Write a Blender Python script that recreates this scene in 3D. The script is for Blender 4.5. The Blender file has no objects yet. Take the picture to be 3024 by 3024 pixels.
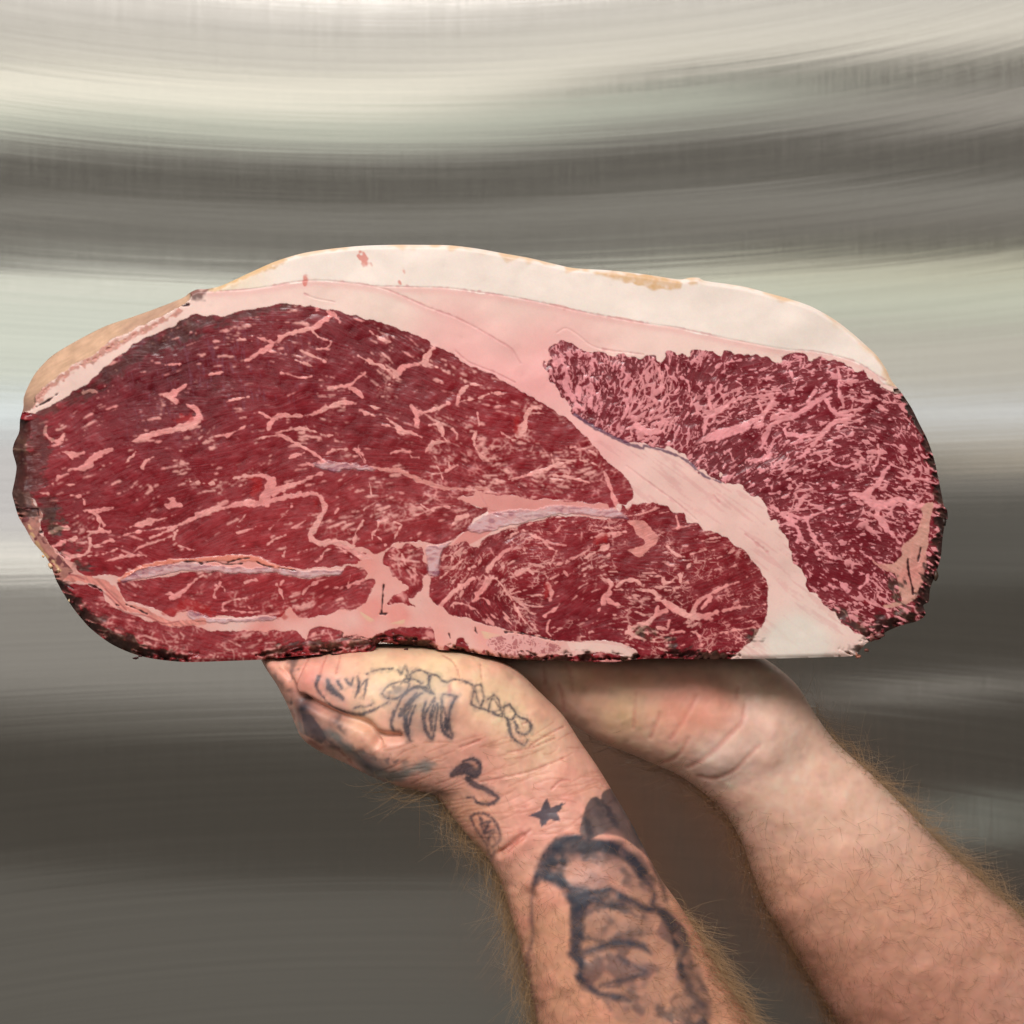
import bpy, math
import numpy as np
from mathutils import Vector

# ---------------------------------------------------------------- camera, world, lamps, exposure
SC = bpy.context.scene
COL = SC.collection
D, S = 0.75, 0.00012            # distance from the lens to the cut face (m); metres per unit of the sheet
SC.render.engine = 'CYCLES'
cam = bpy.data.cameras.new('camera'); cam_o = bpy.data.objects.new('camera', cam); COL.objects.link(cam_o)
cam_o.location = (0, -D, 0); cam_o.rotation_euler = (math.pi / 2, 0, 0)
cam.sensor_width = 36; cam.lens = 36 * D / (3024 * S)
cam.clip_start = .02; cam.clip_end = 100
cam.dof.use_dof = True; cam.dof.focus_distance = D; cam.dof.aperture_fstop = cam.lens / 3.0
SC.camera = cam_o
SC.view_settings.view_transform = 'Standard'; SC.view_settings.look = 'None'
SC.view_settings.exposure = 0.0; SC.view_settings.gamma = 1
SC.cycles.use_denoising = True
SC.cycles.max_bounces = 8
w = bpy.data.worlds.new('World'); SC.world = w; w.use_nodes = True
w.node_tree.nodes['Background'].inputs[0].default_value = (.092, .084, .072, 1)
w.node_tree.nodes['Background'].inputs[1].default_value = 1.0


def lamp(name, loc, target, sx, sy, rad, col):
    """rectangular lamp of a given radiance"""
    l = bpy.data.lights.new(name, 'AREA'); l.shape = 'RECTANGLE'; l.size = sx; l.size_y = sy
    l.energy = rad * 1.28 * math.pi * sx * sy; l.color = col
    o = bpy.data.objects.new(name, l); COL.objects.link(o); o.location = loc
    o.rotation_euler = (Vector(target) - Vector(loc)).to_track_quat('-Z', 'Y').to_euler()
    return o


# unseen strip lamps, added behind the camera to give the steel its mirrored bands:
# (sheet row from, to, sheet column from, to, radiance, colour)
K = 0.00052
STRIP_LIGHTS = [(-500, 50, -2600, 5600, .60, (1, .98, .92)), (50, 150, -2600, 5600, .66, (1, .98, .90)), (160, 290, -2600, 1500, 1.05, (1, .98, .86)), (150, 235, 1200, 5600, .82, (1, .97, .87)),
         (290, 375, -2600, 2300, .62, (.90, 1, .86)), (375, 440, -2600, 2600, .20, (1, .98, .93)), (330, 430, 2400, 5600, .40, (1, .97, .9)),
         (575, 640, -2600, 5600, .26, (1, 1, .93)), (505, 520, -2600, 5600, .20, (1, 1, .93)), (670, 780, -2600, 2000, .15, (1, 1, .93)), (640, 720, 1900, 5600, .14, (1, .96, .9)),
         (800, 880, -2600, 1900, 1.0, (.96, 1, .90)), (790, 850, 1700, 5600, .72, (1, 1, .78)), (850, 960, 1700, 5600, .62, (.92, 1, .84)), (880, 1180, -2600, 1900, .74, (.92, 1, .90)), (960, 1170, 1900, 5600, .50, (1, .98, .88)),
         (1180, 1300, -2600, 2000, .98, (.84, .95, 1)), (1170, 1235, 2000, 5600, .86, (.88, .94, 1)), (1235, 1330, 2200, 5600, .48, (1, .97, .88)), (1335, 1375, 2700, 5600, .62, (1, .88, .70)),
         (1300, 1620, -2600, 900, .64, (.97, .97, 1)), (1620, 1725, -2600, 1000, 1.0, (1, .99, .93)), (1375, 1480, 2300, 5600, .13, (1, 1, .95)), (1760, 2060, -2600, 1250, .23, (1, .98, .92)), (2060, 2140, -2600, 1150, .08, (1, .97, .88)),
         (1500, 1760, 2400, 5600, .050, (.95, 1, .95)), (2050, 2110, 2600, 3060, .42, (1, .97, .9)), (1500, 1640, 2550, 5600, .07, (.97, 1, .97)), (2440, 2600, 2860, 3020, .62, (.9, 1, .9)), (2520, 3500, -2600, 1800, .062, (1, 1, .92))]
for r0, r1, c0, c1, rad, c in STRIP_LIGHTS:
    zc = (1512 - (r0 + r1) / 2) * K; xc = ((c0 + c1) / 2 - 1512) * K
    lamp('added_strip_light', (xc, -1.7, zc), (xc, 0, zc), (c1 - c0) * K, (r1 - r0) * K * .96, rad, c)
lamp('added_overhead_light', (-.25, -1.35, 1.02), (0, .0, -.04), 1.6, .5, 10.6, (1, .955, .945))  # unseen key lamp, added above and behind the camera to brighten the meat
lamp('added_overhead_light', (-.3, -.35, 1.2), (0, .0, -.05), .8, .4, 2.0, (1, .96, .90))  # unseen overhead lamp, added to bring out the shape of the meat


# ---------------------------------------------------------------- small helpers
def at(X, Y, y):
    """sheet position seen at depth y (m behind the cut face) -> point"""
    f = S * (D + y) / D
    return np.stack([(np.asarray(X) - 1512) * f, np.asarray(y) + 0 * np.asarray(X), (1512 - np.asarray(Y)) * f], -1)


def make_mesh(name, V, F, mat, parent=None, attrs=None, smooth=True, kind=None, label=None):
    me = bpy.data.meshes.new(name)
    V = np.ascontiguousarray(V, np.float32)
    me.vertices.add(len(V)); me.vertices.foreach_set('co', V.ravel())
    if isinstance(F, np.ndarray):
        n, k = F.shape
        me.loops.add(n * k); me.loops.foreach_set('vertex_index', F.ravel().astype(np.int32))
        me.polygons.add(n); me.polygons.foreach_set('loop_start', np.arange(0, n * k, k, dtype=np.int32))
    else:
        flat = [i for f in F for i in f]; st = np.cumsum([0] + [len(f) for f in F[:-1]])
        me.loops.add(len(flat)); me.loops.foreach_set('vertex_index', flat)
        me.polygons.add(len(F)); me.polygons.foreach_set('loop_start', st.astype(np.int32))
    me.update(calc_edges=True)
    for k, a in (attrs or {}).items():
        if a.ndim == 2:
            at_ = me.color_attributes.new(k, 'FLOAT_COLOR', 'POINT')
            at_.data.foreach_set('color', np.column_stack([a, np.ones(len(a))]).astype(np.float32).ravel())
        else:
            at_ = me.attributes.new(k, 'FLOAT', 'POINT'); at_.data.foreach_set('value', a.astype(np.float32))
    if smooth:
        me.polygons.foreach_set('use_smooth', np.ones(len(me.polygons), bool))
    me.materials.append(mat)
    o = bpy.data.objects.new(name, me); COL.objects.link(o)
    if parent:
        o.parent = parent
    if kind: o['kind'] = kind
    if label: o['label'] = label
    return o


def thing(name, label, cat, loc=(0, 0, 0)):
    o = bpy.data.objects.new(name, None); COL.objects.link(o); o.location = loc
    o.empty_display_size = .02; o['label'] = label; o['category'] = cat
    return o


def material(name):
    m = bpy.data.materials.new(name); m.use_nodes = True
    nt = m.node_tree; return m, nt, nt.nodes['Principled BSDF']


def node(nt, t, **kw):
    n = nt.nodes.new(t)
    for k, v in kw.items():
        if k.startswith('i_'):
            n.inputs[k[2:].replace('_', ' ')].default_value = v
        else:
            setattr(n, k, v)
    return n


# ---------------------------------------------------------------- brushed steel door behind
def steel_material():
    m, nt, b = material('brushed_steel')
    L = nt.links.new
    b.inputs['Metallic'].default_value = 1; b.inputs['Base Color'].default_value = (.66, .645, .62, 1)
    b.inputs['Roughness'].default_value = .14; b.inputs['Anisotropic'].default_value = 1.0
    tc = node(nt, 'ShaderNodeTexCoord')
    mp = node(nt, 'ShaderNodeMapping'); mp.inputs['Scale'].default_value = (700, 1, 30)
    L(tc.outputs['Object'], mp.inputs['Vector'])
    n = node(nt, 'ShaderNodeTexNoise', i_Scale=1.0, i_Detail=3.0, i_Roughness=.6); L(mp.outputs[0], n.inputs['Vector'])
    mp2 = node(nt, 'ShaderNodeMapping'); mp2.inputs['Scale'].default_value = (1.1, 1, 70)
    # the brushing follows the dish of the sheet: shift z by a parabola in x before reading the streaks
    sx = node(nt, 'ShaderNodeSeparateXYZ'); L(tc.outputs['Object'], sx.inputs[0])
    m1 = node(nt, 'ShaderNodeMath', operation='ADD'); m1.inputs[1].default_value = .06; L(sx.outputs[0], m1.inputs[0])
    m2 = node(nt, 'ShaderNodeMath', operation='MULTIPLY'); L(m1.outputs[0], m2.inputs[0]); L(m1.outputs[0], m2.inputs[1])
    m3 = node(nt, 'ShaderNodeMath', operation='MULTIPLY'); L(m2.outputs[0], m3.inputs[0]); L(sx.outputs[2], m3.inputs[1])
    m4 = node(nt, 'ShaderNodeMath', operation='MULTIPLY_ADD'); m4.inputs[1].default_value = -1.4; L(m3.outputs[0], m4.inputs[0]); L(sx.outputs[2], m4.inputs[2])
    cx = node(nt, 'ShaderNodeCombineXYZ'); L(sx.outputs[0], cx.inputs[0]); L(m4.outputs[0], cx.inputs[2])
    L(cx.outputs[0], mp2.inputs['Vector'])
    n2 = node(nt, 'ShaderNodeTexNoise', i_Scale=1.0, i_Detail=4.0); L(mp2.outputs[0], n2.inputs['Vector'])
    bp = node(nt, 'ShaderNodeBump', i_Strength=.018, i_Distance=.0003); L(n.outputs[0], bp.inputs['Height'])
    bp2 = node(nt, 'ShaderNodeBump', i_Strength=.035, i_Distance=.0008); L(n2.outputs[0], bp2.inputs['Height']); L(bp.outputs[0], bp2.inputs['Normal'])
    mp3 = node(nt, 'ShaderNodeMapping'); mp3.inputs['Scale'].default_value = (1.6, 1, 260)
    L(cx.outputs[0], mp3.inputs['Vector'])
    n3 = node(nt, 'ShaderNodeTexNoise', i_Scale=1.0, i_Detail=5.0, i_Roughness=.7); L(mp3.outputs[0], n3.inputs['Vector'])
    bp3 = node(nt, 'ShaderNodeBump', i_Strength=.030, i_Distance=.0004); L(n3.outputs[0], bp3.inputs['Height']); L(bp2.outputs[0], bp3.inputs['Normal'])
    L(bp3.outputs[0], b.inputs['Normal'])
    gr = node(nt, 'ShaderNodeMapRange'); gr.inputs['To Min'].default_value = .84; gr.inputs['To Max'].default_value = 1.14
    L(n3.outputs[0], gr.inputs['Value'])
    g2 = node(nt, 'ShaderNodeMapRange'); g2.inputs['To Min'].default_value = .975; g2.inputs['To Max'].default_value = 1.025
    L(n.outputs[0], g2.inputs['Value'])
    mm = node(nt, 'ShaderNodeMath', operation='MULTIPLY'); L(gr.outputs[0], mm.inputs[0]); L(g2.outputs[0], mm.inputs[1])
    vm = node(nt, 'ShaderNodeVectorMath', operation='SCALE'); vm.inputs[0].default_value = (.675, .645, .61); L(mm.outputs[0], vm.inputs['Scale'])
    L(vm.outputs[0], b.inputs['Base Color'])
    mr = node(nt, 'ShaderNodeMapRange'); mr.inputs['To Min'].default_value = .10; mr.inputs['To Max'].default_value = .16
    L(n.outputs[0], mr.inputs['Value']); L(mr.outputs[0], b.inputs['Roughness'])
    tg = node(nt, 'ShaderNodeTangent', direction_type='UV_MAP', uv_map='UVMap'); L(tg.outputs[0], b.inputs['Tangent'])
    b.inputs['Anisotropic Rotation'].default_value = STEEL_ROT
    return m


STEEL_ROT = 0.0
YS = .40
nx, nz = 240, 200
gx, gz = np.meshgrid(np.linspace(-1.0, 1.0, nx), np.linspace(-.9, .9, nz))
sag = .0105 * np.exp(-((gx + .06) / .15)**2) - .0125 * np.clip(gx / .27, 0, 1.6)**1.4
# the sheet is dished: its slope changes slowly along the door, so mirrored bands sag and climb
wz = (gz - .05)
gy = sag * wz * np.abs(wz) * 2.0 + .0004 * np.sin(gx * 7 + 1) * np.sin(gz * 11) + .00012 * np.sin(gx * 19 + gz * 9)
Vs = np.stack([gx, gy + YS, gz], -1).reshape(-1, 3)
ii = (np.arange(nz - 1)[:, None] * nx + np.arange(nx - 1)[None]).ravel()
Fs = np.stack([ii, ii + 1, ii + nx + 1, ii + nx], -1)
steel = make_mesh('steel_door', Vs, Fs, steel_material())
steel['label'] = 'brushed stainless steel door with soft horizontal reflections behind the meat'; steel['category'] = 'steel door'
uv = steel.data.uv_layers.new(name='UVMap')
li = np.zeros(len(steel.data.loops), np.int32); steel.data.loops.foreach_get('vertex_index', li)
uv.data.foreach_set('uv', (Vs[li][:, [0, 2]] + 1).astype(np.float32).ravel())
# folded edge so that the door has its thickness
bx = [(-1, YS, -.9), (1, YS, -.9), (1, YS, .9), (-1, YS, .9), (-1, YS + .04, -.9), (1, YS + .04, -.9), (1, YS + .04, .9), (-1, YS + .04, .9)]
bx = [(a * 1.0005, b + .003, c * 1.0005) for a, b, c in bx]
ed = make_mesh('door_edge', np.array(bx), np.array([[0, 4, 5, 1], [1, 5, 6, 2], [2, 6, 7, 3], [3, 7, 4, 0], [4, 7, 6, 5]]), steel.data.materials[0], steel, smooth=False)
# ---------------------------------------------------------------- painter's tools (numpy only)
# Shapes are written in the pixels of the enlarged details they were measured from; N() brings them to one sheet
# of 3024 units (0.12 mm each on the cut face of the meat).
TILES = {'F': (0, 0, 1.56522), 'A': (0, 700, .5176), 'B': (900, 700, .5176), 'C': (1850, 700, .5176),
         'D': (0, 1200, .5176), 'E': (900, 1200, .5176), 'G': (1850, 1200, .5176),
         'P1': (0, 800, .31056), 'P2': (0, 1400, .31056), 'P3': (500, 1400, .31056), 'P4': (1000, 1400, .31056),
         'P5': (1500, 1400, .31056), 'P6': (2250, 1450, .31056), 'P7': (500, 850, .31056), 'P8': (1000, 950, .31056),
         'H1': (700, 1850, .31056), 'H2': (1200, 1850, .31056), 'H3': (1700, 1850, .41408),
         'H4': (1200, 2324, .36232), 'H5': (1500, 2424, .31056), 'H6': (2100, 2100, .47826), 'N': (0, 0, 1.0)}


def N(spec, w0=4.0):
    """'P1: x,y[,w] x,y ... | P2: ...' -> array (n,3) of x, y, width"""
    out = []
    for part in spec.split('|'):
        t, body = part.split(':')
        ox, oy, s = TILES[t.strip()]
        for tok in body.split():
            v = [float(q) for q in tok.split(',')]
            out.append((ox + v[0] * s, oy + v[1] * s, (v[2] if len(v) > 2 else w0) * s))
    return np.array(out)


def spline(P, step=6.0, closed=False):
    P = np.asarray(P, float)
    n = len(P)
    idx = range(n if closed else n - 1)
    res = []
    for i in idx:
        p1, p2 = P[i], P[(i + 1) % n]
        p0 = P[(i - 1) % n] if (closed or i > 0) else 2 * p1 - p2
        p3 = P[(i + 2) % n] if (closed or i + 2 < n) else 2 * p2 - p1
        m = max(1, int(np.hypot(*(p2 - p1)[:2]) / step))
        t = (np.arange(m) / m)[:, None]
        a, b = (p2 - p0) * .42, (p3 - p1) * .42
        res.append((2 * t**3 - 3 * t**2 + 1) * p1 + (t**3 - 2 * t**2 + t) * a + (-2 * t**3 + 3 * t**2) * p2 + (t**3 - t**2) * b)
    if not closed:
        res.append(P[-1:])
    return np.concatenate(res)


def sstep(a, b, x):
    t = np.clip((x - a) / (b - a), 0, 1)
    return t * t * (3 - 2 * t)


class Sheet:
    def __init__(s, x0, y0, x1, y1, step, seed=1):
        s.x0, s.y0, s.step = x0, y0, step
        s.w, s.h = int((x1 - x0) / step) + 1, int((y1 - y0) / step) + 1
        s.X, s.Y = np.meshgrid(x0 + np.arange(s.w) * step, y0 + np.arange(s.h) * step)
        s.rng = np.random.default_rng(seed)

    def fill(s, P, wob=None):
        """coverage of a closed outline; wob=(dx,dy) makes the edge wander"""
        k = 2
        W, H, st = s.w * k, s.h * k, s.step / k
        P = np.asarray(P)[:, :2]
        Q = np.roll(P, -1, 0)
        acc = np.zeros((H, W + 1), np.int32)
        for (xa, ya), (xb, yb) in zip(P, Q):
            if ya == yb:
                continue
            lo, hi = (ya, yb) if ya < yb else (yb, ya)
            r0 = max(0, int(np.ceil((lo - s.y0) / st))); r1 = min(H, int(np.ceil((hi - s.y0) / st)))
            if r1 <= r0:
                continue
            r = np.arange(r0, r1)
            xs = xa + (s.y0 + r * st - ya) * (xb - xa) / (yb - ya)
            c = np.clip(np.ceil((xs - s.x0) / st).astype(int), 0, W)
            np.add.at(acc, (r, c), 1)
        m = (np.cumsum(acc, 1)[:, :W] & 1).astype(np.float32)
        if wob is not None:
            out = np.zeros((s.h, s.w), np.float32)
            for oy in (0, 1):
                for ox in (0, 1):
                    xi = np.clip(((s.X + wob[0] - s.x0) / st + ox).astype(int), 0, W - 1)
                    yi = np.clip(((s.Y + wob[1] - s.y0) / st + oy).astype(int), 0, H - 1)
                    out += m[yi, xi]
            return out / 4
        return m.reshape(s.h, k, s.w, k).mean((1, 3))

    def band(s, lines, reach=14.0):
        """signed distance (outside > 0) to tapering lines, clipped at reach"""
        D = np.full((s.h, s.w), 1000, np.float32)
        for L in lines:
            L = spline(L, 8)
            for a, b in zip(L[:-1], L[1:]):
                m = max(a[2], b[2]) / 2 + reach
                c0 = max(0, int((min(a[0], b[0]) - m - s.x0) / s.step)); c1 = min(s.w, int((max(a[0], b[0]) + m - s.x0) / s.step) + 2)
                r0 = max(0, int((min(a[1], b[1]) - m - s.y0) / s.step)); r1 = min(s.h, int((max(a[1], b[1]) + m - s.y0) / s.step) + 2)
                if c1 <= c0 or r1 <= r0:
                    continue
                X, Y = s.X[r0:r1, c0:c1], s.Y[r0:r1, c0:c1]
                dx, dy = b[0] - a[0], b[1] - a[1]
                t = np.clip(((X - a[0]) * dx + (Y - a[1]) * dy) / (dx * dx + dy * dy + 1e-9), 0, 1)
                d = np.hypot(X - a[0] - t * dx, Y - a[1] - t * dy) - (a[2] + (b[2] - a[2]) * t) / 2
                D[r0:r1, c0:c1] = np.minimum(D[r0:r1, c0:c1], np.where(d > reach, 1000, d))
        return D

    def noise(s, size):
        """smooth noise, about 0 with spread 1, features of the given size"""
        th = s.rng.uniform(.3, 1.2)
        X = s.X - s.x0; Y = s.Y - s.y0
        X, Y = X * np.cos(th) + Y * np.sin(th), -X * np.sin(th) + Y * np.cos(th)
        Y = Y - Y.min()
        nx, ny = int(X.max() / size) + 6, int(Y.max() / size) + 6
        G = s.rng.normal(size=(ny, nx)).astype(np.float32)
        u = np.clip(X / size + 2, 0, nx - 2.01); v = np.clip(Y / size + 2, 0, ny - 2.01)
        i, j = u.astype(int), v.astype(int)
        fu, fv = u - i, v - j
        fu = fu * fu * (3 - 2 * fu); fv = fv * fv * (3 - 2 * fv)
        a = G[j, i] * (1 - fu) + G[j, i + 1] * fu
        b = G[j + 1, i] * (1 - fu) + G[j + 1, i + 1] * fu
        return ((a * (1 - fv) + b * fv) * 1.5).astype(np.float32)

    def fbm(s, size, oct=3, gain=.55):
        o, a, t = 0, 1, 0
        for k in range(oct):
            o = o + a * s.noise(size / 2**k); t += a * a; a *= gain
        return o / np.sqrt(t)

    def field(s, guides):
        """direction field from (x, y, degrees) guides; returns unit vectors"""
        c = np.zeros((s.h, s.w)); d = np.zeros((s.h, s.w))
        for x, y, a in guides:
            w = 1 / (((s.X - x)**2 + (s.Y - y)**2) / 6400 + 1)**1.6
            c += w * np.cos(2 * np.radians(a)); d += w * np.sin(2 * np.radians(a))
        th = np.arctan2(d, c) / 2 + .16 * s.noise(90)
        return np.cos(th), np.sin(th)

    def smear(s, img, fx, fy, n):
        """average along the direction field, n steps each way"""
        tot = img.copy()
        for sg in (1, -1):
            X = np.tile(np.arange(s.w, dtype=np.float32), (s.h, 1)); Y = np.tile(np.arange(s.h, dtype=np.float32)[:, None], (1, s.w))
            for k in range(n):
                xi = np.clip((X + .5).astype(int), 0, s.w - 1); yi = np.clip((Y + .5).astype(int), 0, s.h - 1)
                X = X + sg * fx[yi, xi]; Y = Y + sg * fy[yi, xi]
                xi = np.clip((X + .5).astype(int), 0, s.w - 1); yi = np.clip((Y + .5).astype(int), 0, s.h - 1)
                tot += img[yi, xi]
        return tot / (2 * n + 1)

    def cells(s, size, fx, fy, stretch, warp=6.0):
        """stretched cell pattern: difference of the distances to the two nearest seeds, 0 on the walls"""
        nx, ny = int(s.w * s.step / size) + 8, int(s.h * s.step / size) + 8
        jx = s.rng.uniform(-.1, 1.1, (ny, nx)); jy = s.rng.uniform(-.1, 1.1, (ny, nx))
        X = s.X + warp * s.noise(size * 1.2) ; Y = s.Y + warp * s.noise(size * 1.2)
        u = (X - s.x0) / size + 4; v = (Y - s.y0) / size + 4
        i, j = u.astype(int), v.astype(int)
        F1 = np.full(u.shape, 99.); F2 = F1.copy(); ID = np.zeros(u.shape, int)
        for a in (-2, -1, 0, 1, 2):
            for b in (-2, -1, 0, 1, 2):
                ii = np.clip(i + a, 0, nx - 1); jj = np.clip(j + b, 0, ny - 1)
                dx = i + a + jx[jj, ii] - u; dy = j + b + jy[jj, ii] - v
                al = dx * fx + dy * fy; ac = -dx * fy + dy * fx
                d = np.hypot(al / stretch, ac * stretch**.5)
                new = d < F1
                F2 = np.where(new, F1, np.minimum(F2, d)); ID = np.where(new, jj * nx + ii, ID); F1 = np.where(new, d, F1)
        return (F2 - F1) * size / stretch**.5, ID


def blur(a, n=1):
    for _ in range(n):
        a = (np.roll(a, 1, 0) + 2 * a + np.roll(a, -1, 0)) / 4
        a = (np.roll(a, 1, 1) + 2 * a + np.roll(a, -1, 1)) / 4
    return a


def lin(r, g, b):
    c = np.array([r, g, b]) / 255.0
    return np.where(c <= .04045, c / 12.92, ((c + .055) / 1.055)**2.4).astype(np.float32)


def mix(img, col, m):
    """lay colour (3-vector or image) over img where m"""
    return img + (col - img) * np.clip(m, 0, 1)[..., None]
# ---------------------------------------------------------------- the cut face of the meat: outline, regions, marbling
OUTLINE = N('F: 357,553 372,546 392,545 420,538 470,515 520,493 570,478 620,470 680,464 740,462 800,462 850,463 900,469 950,478 '
            '1000,487 1050,499 1085,506 1150,510 1220,518 1280,527 1300,524 1318,524 1332,530 1400,540 1450,553 1490,564 1530,578 1570,600 '
            '1600,622 1630,648 1655,672 1672,697 1682,718 1700,740 1720,770 1735,800 1750,830 1762,865 1770,900 1776,930 1781,955 1787,962 1788,978 '
            '1783,985 1778,1020 1775,1050 1765,1085 1755,1110 1752,1135 1742,1142 1746,1160 1730,1172 1700,1180 1672,1192 1660,1206 '
            '1640,1210 1626,1222 1610,1237 1550,1240 1480,1242 1400,1243 1320,1244 1250,1242 1200,1244 1160,1249 1100,1248 1050,1246 '
            '1000,1245 960,1242 900,1233 870,1228 830,1226 795,1219 745,1215 716,1212 706,1226 690,1231 640,1233 570,1237 500,1244 430,1247 '
            '350,1249 290,1243 250,1233 210,1215 170,1185 140,1150 120,1120 106,1095 95,1065 82,1045 62,1022 50,1000 35,975 26,945 '
            '23,930 28,905 31,880 24,852 27,835 36,815 38,790 44,770 45,750 55,725 70,700 100,670 150,640 200,615 250,598 300,580 '
            '345,562')
MEAT = {
    'upper': N('P1: 0,1350 300,1350 400,1320 550,1250 650,1180 800,1100 900,1000 980,920 1080,850 1200,770 1350,660 1500,580 1650,520 1800,430 1855,425 '
               '| P7: 240,262 380,280 560,250 700,220 850,195 1000,170 1200,160 1400,180 1600,220 1750,265 1900,300 | P8: 380,0 550,60 700,120 860,205 '
               '1000,270 1130,340 1250,420 1400,480 1550,550 1700,640 1850,730 | B: 1352,951 1450,1000 1530,1070 1590,1120 1640,1180 1700,1250 1760,1310 '
               '1830,1370 1870,1440 1860,1500 1825,1535 1790,1530 1750,1560 1720,1525 1640,1520 1540,1512 1400,1500 1300,1490 1180,1477 1080,1475 1040,1462 990,1445 '
               '| E: 970,480 960,510 870,530 950,560 1040,600 960,640 940,700 900,722 850,760 760,788 700,778 600,772 540,775 450,820 400,845 330,805 270,810 '
               '| P4: 160,680 60,640 0,640 | P3: 1932,800 1790,820 1790,840 1600,872 1400,892 1200,902 1000,865 900,805 830,785 700,770 500,780 300,805 110,815 0,865 '
               '| P2: 1500,930 1300,965 1150,962 1000,965 850,978 760,930 700,870 600,790 500,700 420,600 385,500 400,380 330,250 230,200 150,180 -40,180'),
    'lens': N('P2: 1310,1012 1235,1010 1160,990 1110,1035 1140,1100 1200,1195 1260,1210 1400,1255 1550,1320 1640,1350 1700,1310 1800,1290 | P3: 60,1310 160,1318 300,1358 500,1350 700,1360 900,1350 1020,1360 1060,1370 '
              '1100,1300 1150,1272 1210,1350 1250,1372 1400,1350 1500,1340 1620,1290 1750,1285 | P4: 60,1290 130,1290 200,1260 290,1190 310,1110 350,1050 335,1000 250,1005 272,950 240,900 150,868 60,880 '
              '20,930 | P3: 1620,945 1500,965 1300,995 1150,970 1000,945 700,948 400,932 250,925 100,955 0,975 | P2: 1500,985'),
    'strip': N('P2: 590,1050 700,1050 850,1058 980,1110 1000,1200 1080,1260 1170,1300 1300,1360 1380,1400 1450,1398 1560,1412 1650,1442 1800,1452 | P3: 0,1442 120,1412 250,1450 '
               '380,1482 600,1490 1000,1490 1200,1492 1250,1550 1300,1590 1330,1480 1450,1450 1650,1490 1650,1540 1750,1530 1900,1570 | P4: 60,1540 250,1575 330,1560 400,1500 520,1480 620,1450 850,1460 '
               '915,1500 930,1640 1000,1690 1020,1620 1100,1670 1125,1560 1190,1570 1260,1680 1330,1720 1380,1660 1420,1740 1600,1752 | P5: 0,1740 200,1718 330,1740 400,1705 600,1722 900,1692 1050,1720 1180,1765 1250,1775 '
               '| F: 1200,1262 900,1262 500,1262 150,1262 70,1080 100,1060'),
    'eye': N('P4: 870,970 955,850 985,720 1100,672 1200,662 1290,690 1400,612 1550,542 1700,512 | P5: 60,512 150,462 300,442 420,410 620,402 800,420 930,430 1050,380 1072,300 1150,345 '
             '1180,285 1250,265 1330,275 1500,290 1560,370 1680,380 1710,460 1800,470 1860,530 | G: 480,710 560,740 640,800 700,850 740,900 770,950 800,1020 803,1100 795,1180 780,1240 720,1330 '
             '650,1400 600,1442 560,1480 100,1460 60,1400 0,1372 | P5: 1180,1655 1050,1605 900,1592 700,1592 450,1580 280,1542 130,1512 | P4: 1720,1502 1600,1482 1450,1432 1300,1402 1200,1372 1050,1325 1010,1272 960,1252 900,1222 868,1170 858,1080 880,1000'),
    'small': N('P4: 400,830 430,740 520,702 600,660 750,690 800,800 850,880 830,960 790,1010 772,1130 760,1192 700,1182 640,1110 620,1010 520,970 510,900 440,870'),
    'small2': N('P4: 470,1225 520,1160 640,1112 700,1200 718,1248 600,1237'),
    'small3': N('P4: 1480,160 1560,150 1620,165 1660,190 1580,200 1520,185'),
    'loin': N('B: 1405,650 1440,612 1520,618 1560,650 1590,655 1700,670 1800,675 | C: 0,680 150,688 200,705 250,665 400,655 550,650 620,680 700,655 790,670 870,700 900,662 980,665 1030,700 '
              '1120,685 1220,725 1290,742 1400,800 1450,860 1530,880 1600,900 1800,1000 2000,1500 | G: 1950,600 1880,1050 1760,1270 1450,1345 1350,1305 1250,1262 1180,1185 1100,1105 1050,1032 1000,952 '
              '952,882 940,800 880,722 850,650 800,560 740,512 680,480 560,432 450,392 380,332 300,272 200,242 100,222 0,205 | B: 1850,1180 1750,1130 1680,1090 1600,1060 1540,1010 1480,920 1430,860 1400,790 1372,712 1410,720'),
}
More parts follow.
